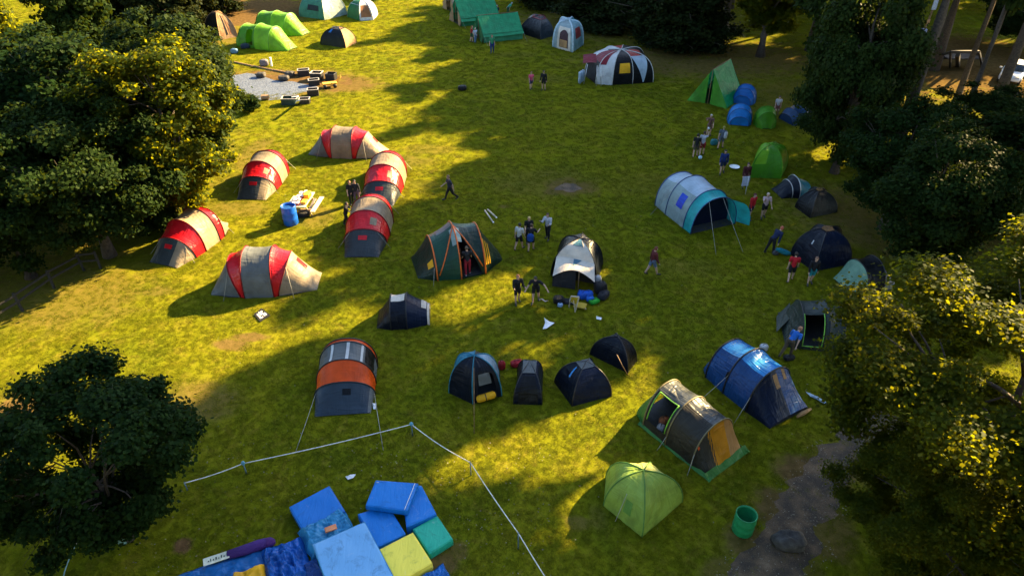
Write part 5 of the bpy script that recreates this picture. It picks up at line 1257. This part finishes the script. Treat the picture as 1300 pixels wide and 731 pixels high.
T = Thing('white_dish', 'white plate-like sheet lying beside the person in the maroon jacket', 'sheet', G(932, 214)); T.part('sheet', *lathe(G(932, 214) + Vector((0, 0, .08)), [(.001, 0), (.22, .005), (.32, .05), (.33, .06)], 20), PAPER); T.part('foot', *lathe(G(932, 214), [(.12, .04), (.12, .08)], 12), PAPER)
q = G(943, 246); T = Thing('white_board', 'pale board on a white stake before the person in maroon', 'sign', q); T.part('board', *box(q + Vector((.0, -.05, .55)), .42, .04, .6, .1, .01), solid((.42, .44, .50), .6), False); T.part('stake', *tube([q + Vector((.12, -.08, 0)), q + Vector((.12, -.08, 1.2))], .02, 6), PAPER)
T = Thing('inner_tent_frame', 'pale blue plastic sheet spread under the gold-lit tree', 'sheet', G(1040, 507)); T.part('sheet', *grid(lambda u, v: G(1022 + 24 * u + 6 * v, 497 + 12 * u + 7 * v) + Vector((0, 0, .05 + .06 * nz((u * 4, v * 4, 7)))), 8, 6), fabric((.42, .52, .60), .4, .1)); T.part('fold', *grid(lambda u, v: G(1030 + 12 * u + 4 * v, 503 + 6 * u + 4 * v) + Vector((0, 0, .12 + .05 * nz((u * 6, v * 4, 9)))), 6, 4), fabric((.42, .52, .60), .4, .1)); T.e.name = 'plastic_sheet'

# papers, sticks, magazine
def paper(label, pts, z=.05, name='paper_sheet', m=PAPER):
    P = [G(*p) for p in pts]; cc = sum(P, Vector()) / len(P); T = Thing(name, label, 'paper', cc)
    V = [Vector((cc.x, cc.y, z + .05))] + [Vector((p.x, p.y, z + .04 * nz(p, 3, 1))) for p in P]
    T.part('sheet', V, [(0, 1 + i, 1 + (i + 1) % len(P)) for i in range(len(P))], m, False)
    T.part('crease', *bar(V[1] + Vector((0, 0, .012)), V[0] + Vector((0, 0, .012)), .02, .008), m, False)
    return T
paper('white pointed paper on the grass below the navy and white dome', [(691, 404), (697, 409), (704, 411), (694, 418), (689, 419), (692, 411)])
paper('small white scrap near the uphill navy tent', [(757, 403), (764, 404), (763, 407), (757, 406)])
paper('white crumpled scrap in the shade above the mats', [(439, 606), (445, 603), (452, 603), (449, 607), (442, 610)])
paper('tiny white scrap beside the orange tunnel tent', [(473, 513), (478, 513), (477, 520), (474, 520)])
st_ = Thing('stick', 'pale stick lying to meet another in a V', 'stick', G(620, 275)); st_.part('shaft', *tube([G(615.5, 267, .04), G(626, 282, .04)], [.05, .045], 6), WOODP); st_.part('cut_end', *ellipsoid(G(626.2, 282.3, .04), .05, .05, .05), PAPER)
st_ = Thing('stick', 'shorter pale stick lying to meet another in a V', 'stick', G(625, 271)); st_.part('shaft', *tube([G(619, 266, .04), G(630, 276, .04)], [.05, .045], 6), WOODP); st_.part('cut_end', *ellipsoid(G(630.2, 276.3, .04), .05, .05, .05), PAPER)
mg = Thing('printed_board', 'black printed board with white markings lying below the grey red tent', 'board', G(332, 399))
q0, q1, q2, q3 = G(322, 399, .05), G(332, 391, .05), G(343, 400, .05), G(330, 408, .05)
mg.part('board', [*(Vector((p.x, p.y, .02)) for p in (q0, q1, q2, q3)), q0, q1, q2, q3], [(4, 5, 6, 7), (0, 1, 5, 4), (1, 2, 6, 5), (2, 3, 7, 6), (3, 0, 4, 7)], KPL, False)
bl = lambda u, v: (q0.lerp(q1, u)).lerp(q3.lerp(q2, u), v) + Vector((0, 0, .006))
for (u0, u1, v0, v1) in ((.2, .34, .2, .8), (.34, .5, .7, .8), (.44, .56, .15, .55), (.62, .82, .2, .32), (.62, .72, .32, .8), (.78, .88, .5, .8)):
    mg.part('white_mark', [bl(u0, v0), bl(u1, v0), bl(u1, v1), bl(u0, v1)], [(0, 1, 2, 3)], PAPER, False)

# ------------------------------------------------------------------ crash mats and sheets at the lower edge
def vinyl(col, rough=.35):
    """matt PVC cover: scuffs, grime and soft folds"""
    key = ('vin', tuple(col), rough)
    if key in MATS: return MATS[key]
    m, N, L = new_mat('pvc_cover'); nt = m.node_tree; P = N['Principled BSDF']
    geo = nd(nt, 'ShaderNodeNewGeometry')
    n1 = nd(nt, 'ShaderNodeTexNoise'); n1.inputs['Scale'].default_value = 1.6; n1.inputs['Detail'].default_value = 7; n1.inputs['Roughness'].default_value = .72; n1.inputs['Distortion'].default_value = 1.2
    L.new(geo.outputs['Position'], n1.inputs['Vector'])
    pale = tuple(c * .6 + .22 for c in col); dk = tuple(c * .62 for c in col)
    L.new(ramp(nt, n1.outputs[0], [(.30, dk), (.46, col), (.60, col), (.78, pale)]), P.inputs['Base Color'])
    L.new(ramp(nt, n1.outputs[0], [(.3, (.3, .3, .3)), (.7, (.6, .6, .6))]), P.inputs['Roughness'])
    mp = nd(nt, 'ShaderNodeMapping'); mp.inputs['Scale'].default_value = (5, 1.1, 1); mp.inputs['Rotation'].default_value = (0, 0, .5)
    L.new(geo.outputs['Position'], mp.inputs['Vector'])
    n2 = nd(nt, 'ShaderNodeTexNoise'); n2.inputs['Scale'].default_value = 1.2; n2.inputs['Detail'].default_value = 3; n2.inputs['Distortion'].default_value = 1.0
    L.new(mp.outputs[0], n2.inputs['Vector'])
    b = nd(nt, 'ShaderNodeBump'); b.inputs['Strength'].default_value = .35; b.inputs['Distance'].default_value = .06
    L.new(n2.outputs[0], b.inputs['Height']); L.new(b.outputs[0], P.inputs['Normal'])
    P.inputs['Specular IOR Level'].default_value = .3
    MATS[key] = m
    return m
def quad_at(c4, u, v): return c4[0].lerp(c4[1], u).lerp(c4[3].lerp(c4[2], u), v)
def crash_mat(label, px, z, th, m, name='crash_mat', seam=None, sag=.03, side=None):
    c4 = [G(*p, z) for p in px]; cc = sum(c4, Vector()) / 4
    T = Thing(name, label, 'mat', (cc.x, cc.y, z - th))
    r = min(.03, th * .35); N_U = 40
    def topf(u, v):
        p = quad_at(c4, u, v); e = min(u, 1 - u, v, 1 - v)
        k = min(1, e / .025)
        p = p + (cc - p) * (.012 * (1 - k)) 
        return Vector((p.x, p.y, z - r * (1 - k) ** 2 + sag * nz(p, 1.6, z * 31) * k - .012 * k * math.sin(9 * u + 4 * v + 3 * nz(p, .8, 2)) * .3))
    T.part('cover', *grid(topf, N_U, N_U), m)
    ring = []
    for u, v in [(k / 8, 0) for k in range(8)] + [(1, k / 8) for k in range(8)] + [(1 - k / 8, 1) for k in range(8)] + [(0, 1 - k / 8) for k in range(8)]:
        ring.append((u, v))
    V = []; F = []
    for lev in (0, .12, .5, .88, 1):
        for (u, v) in ring:
            p = quad_at(c4, u, v); b = .02 * math.sin(math.pi * lev)
            d = (p - cc); d.z = 0
            t_ = topf(u, v)
            V.append(Vector((t_.x, t_.y, 0)) + d.normalized() * b + Vector((0, 0, (t_.z) * (1 - lev) + (z - th) * lev)))
    n = len(ring)
    for l in range(4):
        for k in range(n): F.append((l * n + k, l * n + (k + 1) % n, (l + 1) * n + (k + 1) % n, (l + 1) * n + k))
    T.part('side_wall', V, F, side or m)
    T.part('piping', *tube([topf(u, v) + Vector((0, 0, .004)) for u, v in ring + ring[:1]], .012, 5, False), side or m)
    if seam:
        for (u0, v0, u1, v1, sm_) in seam:
            T.part('seam_stripe', *tube([topf(u0 + (u1 - u0) * k / 8, v0 + (v1 - v0) * k / 8) + Vector((0, 0, .012)) for k in range(9)], .012, 4), sm_)
    return T
VB, VB2, VBL = vinyl((.006, .16, .50)), vinyl((.006, .14, .46)), vinyl((.15, .37, .62), .4)
VY, VG, VC = vinyl((.92, .74, .08), .45), vinyl((.015, .36, .22), .4), vinyl((.03, .22, .42), .28)
crash_mat('plain blue crash mat at the outer corner of the heap, beyond the rumpled one', [(367, 643), (418, 616), (438, 648), (386, 676)], .34, .32, VB2)
crash_mat('blue crash mat lying tilted on top of two others, with a white seam', [(477, 609), (531, 613), (517, 648), (464, 641)], .68, .24, VB, seam=[(.93, .02, .93, .98, PAPER), (.04, .1, .1, .1, PAPER)])
crash_mat('blue crash mat under the tilted one, next to the green mat', [(509, 612), (535, 616), (554, 652), (516, 669)], .42, .40, VB)
crash_mat('blue crash mat under the tilted one, next to the yellow mat', [(454, 652), (492, 640), (515, 677), (479, 694)], .42, .40, VB)
crash_mat('green crash mat at the outer edge of the heap', [(524, 671), (555, 654), (575, 684), (545, 703)], .32, .30, VG)
crash_mat('yellow crash mat between the large pale blue mat and the green mat', [(481, 697), (524, 675), (549, 714), (503, 740)], .42, .40, VY)
crash_mat('large pale blue crash mat on top in the middle of the heap', [(396, 690), (463, 661), (506, 742), (428, 775)], .62, .46, VBL, sag=.05, side=vinyl((.05, .25, .42)))
def rumpled(label, px, z, amp, m, name='plastic_sheet', cat='sheet', fr=2.2, n=56, hem=True, seed=3):
    c4 = [G(*p, z) for p in px]; cc = sum(c4, Vector()) / 4
    T = Thing(name, label, cat, (cc.x, cc.y, 0))
    def f(u, v):
        p = quad_at(c4, u, v)
        w = .9 - 1.3 * abs(nz((p.x * 1.6 + p.y * .5, p.y * .7 - p.x * .3, 0), fr, seed)) - .7 * abs(nz((p.x, p.y * 1.7, 0), fr * 2.1, seed + 4)) - .25 * abs(nz((p.x, p.y, 0), fr * 5, seed + 8))
        e = min(1, min(u, 1 - u, v, 1 - v) / .12)
        return Vector((p.x + .08 * nz(p, 2.5, 6), p.y + .08 * nz(p, 2.5, 9), max(.02, (z + amp * (w - .35)) * (.25 + .75 * e))))
    T.part('sheet', *grid(f, n, n), m)
    if hem: T.part('hem', *tube([f(k / 20, 0) + Vector((0, 0, .01)) for k in range(21)], .012, 4), m)
    return T
SHEET_B, SHEET_C = fabric((.008, .085, .34), .20, .05, .5), fabric((.03, .22, .42), .20, .08, .6)
rumpled('shiny rumpled light blue cover between plain blue and large pale mats', [(376, 668), (436, 640), (452, 668), (395, 707)], .44, .16, SHEET_C, 'mat_cover', 'cover', 1.7)
rumpled('crinkled shiny blue sheet trailing from the heap of mats', [(330, 694), (382, 678), (400, 728), (338, 745)], .26, .22, SHEET_B, seed=7)
rumpled('long flat blue deflated mat with darker folds, beside the purple roll', [(196, 736), (332, 694), (345, 745), (200, 775)], .14, .10, fabric((.010, .10, .30), .35, .03, .4), 'deflated_mat', 'mat', 1.4, seed=11)
rumpled('yellow folded sheet lying on the long deflated blue mat', [(290, 727), (334, 710), (342, 745), (286, 760)], .30, .13, fabric((.70, .36, .01), .45, .1, .3), seed=15, fr=1.6, n=24)
rumpled('bluish striped shiny cover at the edge below the yellow mat', [(528, 731), (562, 711), (582, 745), (545, 760)], .22, .09, fabric((.012, .13, .42), .18, .05, .8), 'mat_cover', 'cover', 4.5, seed=21)
rumpled('dark blue cover wedged beside the large pale blue mat', [(384, 712), (402, 704), (425, 745), (390, 750)], .34, .1, fabric((.006, .04, .17), .25, .0, .5), 'mat_cover', 'cover', 2.0, seed=25)
T = Thing('fabric_roll', 'purple fabric roll beside the deflated blue mat', 'roll', G(320, 695)); T.part('roll', *tube([G(289, 704, .18), G(310, 698, .2), G(330, 691, .2), G(345, 686, .2)], [.13, .16, .17, .12], 10), fabric((.055, .02, .14), .7, 0)); T.part('loose_end', *ellipsoid(G(341, 688, .2), .22, .16, .14), fabric((.07, .02, .13), .7, 0))
T = Thing('label_strip', 'pale strip with dark lettering marks on the edge of the deflated mat', 'strip', G(275, 710)); 
l0, l1 = G(258, 714, .25), G(291, 703, .25); ld = (l1 - l0); ln_ = Vector((-ld.y, ld.x, 0)).normalized()
T.part('strip', [l0 - ln_ * .13, l1 - ln_ * .13, l1 + ln_ * .13 + Vector((0, 0, .02)), l0 + ln_ * .13 + Vector((0, 0, .02))], [(0, 1, 2, 3)], solid((.55, .58, .45), .6), False)
for k, (f, w, hh) in enumerate([(.18, .05, .05), (.27, .04, .1), (.37, .05, .06), (.47, .06, .1), (.58, .04, .05), (.68, .05, .1), (.78, .05, .06)]):
    a = l0.lerp(l1, f) - ln_ * .05 + Vector((0, 0, .018)); b = l0.lerp(l1, f + w) - ln_ * .05 + Vector((0, 0, .018))
    T.part('letter_mark', [a, b, b + ln_ * hh, a + ln_ * hh], [(0, 1, 2, 3)], solid((.03, .05, .04), .6), False)
T = Thing('orange_pad', 'small orange pad on the rumpled light blue cover', 'pad', G(420, 671, .5)); T.part('pad', *box(G(420, 671, .52), .36, .2, .05, R(25), .015), solid((.65, .22, .08), .6), False); T.part('edge', *box(G(420, 671, .575), .30, .14, .02, R(25), .008), solid((.65, .24, .10), .6), False)

# ------------------------------------------------------------------ rope fence, rail fence, guard
ROPE = solid((.62, .60, .55), .8, name='rope')
PTS = [((313, 601), .55), ((524, 553), .62), ((598, 603), .68), ((658, 696), .80), ((238, 622), .4), ((716, 790), .8)]
rf = Thing('rope_fence', 'low white rope fence on thin posts around the heap of mats', 'fence', G(524, 553))
tops = []
for (px, h) in PTS:
    b = G(*px); rf.part('post', *tube([b, b + Vector((0, 0, h))], [.024, .02], 7), solid((.10, .16, .20), .5)); tops.append(b + Vector((0, 0, h - .03)))
def rope(a, b, sag=.06):
    rf.part('rope', *tube([a.lerp(b, k / 12) - Vector((0, 0, sag * math.sin(math.pi * k / 12))) for k in range(13)], .017, 5), ROPE)
rope(tops[4], tops[0]); rope(tops[0], tops[1]); rope(tops[1], tops[2], .12); rope(tops[2], tops[3]); rope(tops[3], tops[5])
for k in (0, 1):
    rf.part('blue_tie', *ellipsoid(tops[k] + Vector((0, 0, .02)), .07, .06, .09), solid((.10, .30, .42), .5))
rs = Thing('slack_rope', 'slack pale rope hanging from the small maple to the ground', 'rope', G(86, 720)); rs.part('rope', *tube([G(104, 668, .5), G(97, 690, .35), G(88, 708, .12), G(82, 725, .05), G(80, 735, .04)], .016, 5), solid((.25, .40, .38), .8)); rs.part('knot', *ellipsoid(G(97, 690, .36), .05, .05, .07), ROPE)
gd = Thing('trunk_guard', 'pale green tree guard tube round the small maple trunk', 'tree guard', G(158, 686)); gd.part('tube', *lathe(G(158, 685), [(.19, 0), (.20, .4), (.18, .95), (.165, .95), (.16, .1)], 14), solid((.16, .26, .20), .6)); gd.part('tie', *tube([G(158, 685) + Vector((.195 * math.cos(k * .524), .195 * math.sin(k * .524), .55)) for k in range(13)], .015, 5, False), KPL)
wf = Thing('rail_fence', 'grey weathered rail fence along the foot of the dark wood', 'fence', G(40, 385))
FP = [(-40, 438), (29, 395), (69, 366), (107, 344), (128, 341)]
GW = solid((.022, .020, .017), .85, var=.3, scale=9)
tp = []
for px in FP:
    b = G(*px); wf.part('post', *bar(b, b + Vector((rng.uniform(-.05, .05), 0, 1.02)), .09, .09), GW, False); tp.append(b)
for a, b in zip(tp, tp[1:]):
    for z in (.55, .92):
        wf.part('rail', *bar(a + Vector((0, 0, z)), b + Vector((0, 0, z + rng.uniform(-.05, .05))), .05, .09), GW, False)

# ------------------------------------------------------------------ car, timber frame, banner post at the wooded top right
def car(label, px, yaw):
    p = G(*px); T = Thing('parked_car', label, 'car', p)
    M = Matrix.Rotation(yaw, 3, 'Z')
    X = lambda x, y, z: p + M @ Vector((x, y, z))
    pr = [(-2.1, .45, .62, .78), (-2.0, .30, .95, .84), (-1.2, .25, 1.0, .86), (-.2, .25, 1.02, .86), (.9, .25, .98, .86), (1.7, .28, .82, .82), (2.1, .40, .62, .72)]
    V, F = [], []
    for (x, z0, z1, w) in pr:
        V += [X(x, -w * .92, z0), X(x, -w, (z0 + z1) / 2), X(x, -w * .93, z1 - .04), X(x, -w * .8, z1), X(x, w * .8, z1), X(x, w * .93, z1 - .04), X(x, w, (z0 + z1) / 2), X(x, w * .92, z0)]
    for i in range(len(pr) - 1):
        for k in range(8): F.append((i * 8 + k, (i + 1) * 8 + k, (i + 1) * 8 + (k + 1) % 8, i * 8 + (k + 1) % 8))
    F += [tuple(range(8)), tuple(range(len(V) - 1, len(V) - 9, -1))]
    paint = solid((.62, .66, .70), .25, var=.05, name='white_paint'); glass = solid((.012, .02, .026), .08, var=.1, name='car_glass', spec=.6)
    T.part('body', V, F, paint)
    T.part('roof', *grid(lambda u, v: X(-1.35 + 1.75 * u, (-.62 + 1.24 * v), 1.47 - .06 * (2 * v - 1) ** 2 - .05 * (2 * u - 1) ** 2), 8, 8), paint)
    T.part('windscreen', *grid(lambda u, v: X(.42 + .62 * u, (-.60 - .12 * u + (1.2 + .24 * u) * v), 1.42 - .42 * u), 6, 6), glass)
    T.part('rear_window', *grid(lambda u, v: X(-1.38 - .5 * u, (-.60 - .10 * u + (1.2 + .2 * u) * v), 1.41 - .42 * u), 6, 6), glass)
    for sg in (-1, 1):
        T.part('side_window', [X(-1.3, sg * .63, 1.40), X(.38, sg * .63, 1.40), X(.95, sg * .77, 1.0), X(-1.75, sg * .77, 1.0)], [(0, 1, 2, 3)], glass, False)
        for x0, z0, x1, z1 in ((.42, 1.42, 1.04, 1.0), (-.45, 1.41, -.45, 1.0), (-1.36, 1.41, -1.86, 1.0)):
            T.part('pillar', *bar(X(x0, sg * .63, z0), X(x1, sg * .785, z1), .07, .06), paint, False)
        T.part('mirror', *box(X(.8, sg * .98, .98), .12, .2, .14, yaw, .03), paint, False)
        T.part('headlight', *box(X(2.0, sg * .55, .62), .14, .34, .15, yaw, .04), WHB, False)
        for x in (-1.3, 1.3):
            w_ = T.part('wheel', *tube([X(x, sg * .66, .31), X(x, sg * .86, .31)], .31, 18), KPL); T.part('rim', *tube([X(x, sg * .85, .31), X(x, sg * .875, .31)], .19, 14), solid((.4, .4, .42), .3, .8), parent=w_)
    return T
car('white car parked among the trees beyond the camp', (1283, 101), R(230))
tfm = Thing('timber_frame', 'dark timber swing frame with a platform in the shaded clearing', 'frame', G(1215, 84))
DKW = solid((.022, .018, .015), .7, var=.4, scale=8)
b1, b2 = G(1207, 66, 2.3), G(1243, 66, 2.3)
def bb(a, b, w=.16): tfm.part('beam', *bar(a, b, w, w), DKW, False)
bb(b1, b2, .2); bb(b1, G(1181, 75)); bb(b1, G(1206, 86)); bb(b2, G(1247, 84)); bb(b2, G(1240, 70)); bb(G(1196, 74, .9), G(1244, 74, .9)); bb(G(1216, 84), G(1216, 70, 2.2), .3)
tfm.part('platform', *bar(G(1198, 72, 1.0), G(1243, 72, 1.0), 1.6, .08), DKW, False)
bp_ = Thing('banner_post', 'white and brown banner post in the shaded clearing', 'banner', G(1172, 42)); q = G(1172, 42); bp_.part('post', *bar(q, q + Vector((.35, .1, 3.4)), .14, .14), WOOD, False); bp_.part('banner', *box(q + Vector((.28, .0, 2.3)), .5, .06, .95, .1, .02), solid((.62, .66, .75), .6), False); bp_.part('foot', *box(q, .5, .4, .42, .1, .05), solid((.35, .38, .60), .6), False); bp_.part('sash', *box(q + Vector((.1, -.08, .85)), .5, .06, .5, .5, .02), solid((.40, .2, .08), .6), False)
trk = Thing('fallen_board', 'tan board lying at the edge of the shaded clearing', 'board', G(1152, 41)); trk.part('board', *bar(G(1146, 40, .1), G(1158, 42, .2), .8, .08), WOOD, False); trk.part('batten', *bar(G(1147, 39, .2), G(1147, 43, .2), .1, .06), WOOD, False)

# ------------------------------------------------------------------ litter of pale flecks, fallen leaves and painted path dapples (uncountable)
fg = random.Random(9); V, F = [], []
for _ in range(900):                                     # leaves and grit on the path, partly standing in for sun dapples
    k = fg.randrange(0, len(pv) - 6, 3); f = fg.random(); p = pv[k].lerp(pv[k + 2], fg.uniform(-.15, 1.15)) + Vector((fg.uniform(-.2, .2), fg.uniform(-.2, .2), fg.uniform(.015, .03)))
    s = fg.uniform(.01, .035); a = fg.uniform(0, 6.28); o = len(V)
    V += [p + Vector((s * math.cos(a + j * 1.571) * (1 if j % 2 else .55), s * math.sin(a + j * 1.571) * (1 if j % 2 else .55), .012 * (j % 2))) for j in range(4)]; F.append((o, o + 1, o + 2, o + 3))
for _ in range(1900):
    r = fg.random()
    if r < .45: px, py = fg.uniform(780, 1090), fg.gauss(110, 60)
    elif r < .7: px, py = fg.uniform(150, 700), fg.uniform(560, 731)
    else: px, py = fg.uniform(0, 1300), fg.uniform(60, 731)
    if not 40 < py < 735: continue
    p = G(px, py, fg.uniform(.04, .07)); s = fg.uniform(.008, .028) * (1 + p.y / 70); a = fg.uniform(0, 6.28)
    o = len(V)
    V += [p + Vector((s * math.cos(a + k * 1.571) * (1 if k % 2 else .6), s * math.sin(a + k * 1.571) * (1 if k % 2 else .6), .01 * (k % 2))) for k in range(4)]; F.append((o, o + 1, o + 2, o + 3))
tag(mesh_obj('leaves_and_dapples', V, F, solid((.17, .15, .11), .8, var=.7, scale=.8)), 'pale leaf litter and flecks scattered over the grass, with dapple flecks on the path', 'leaf litter', kind='stuff')
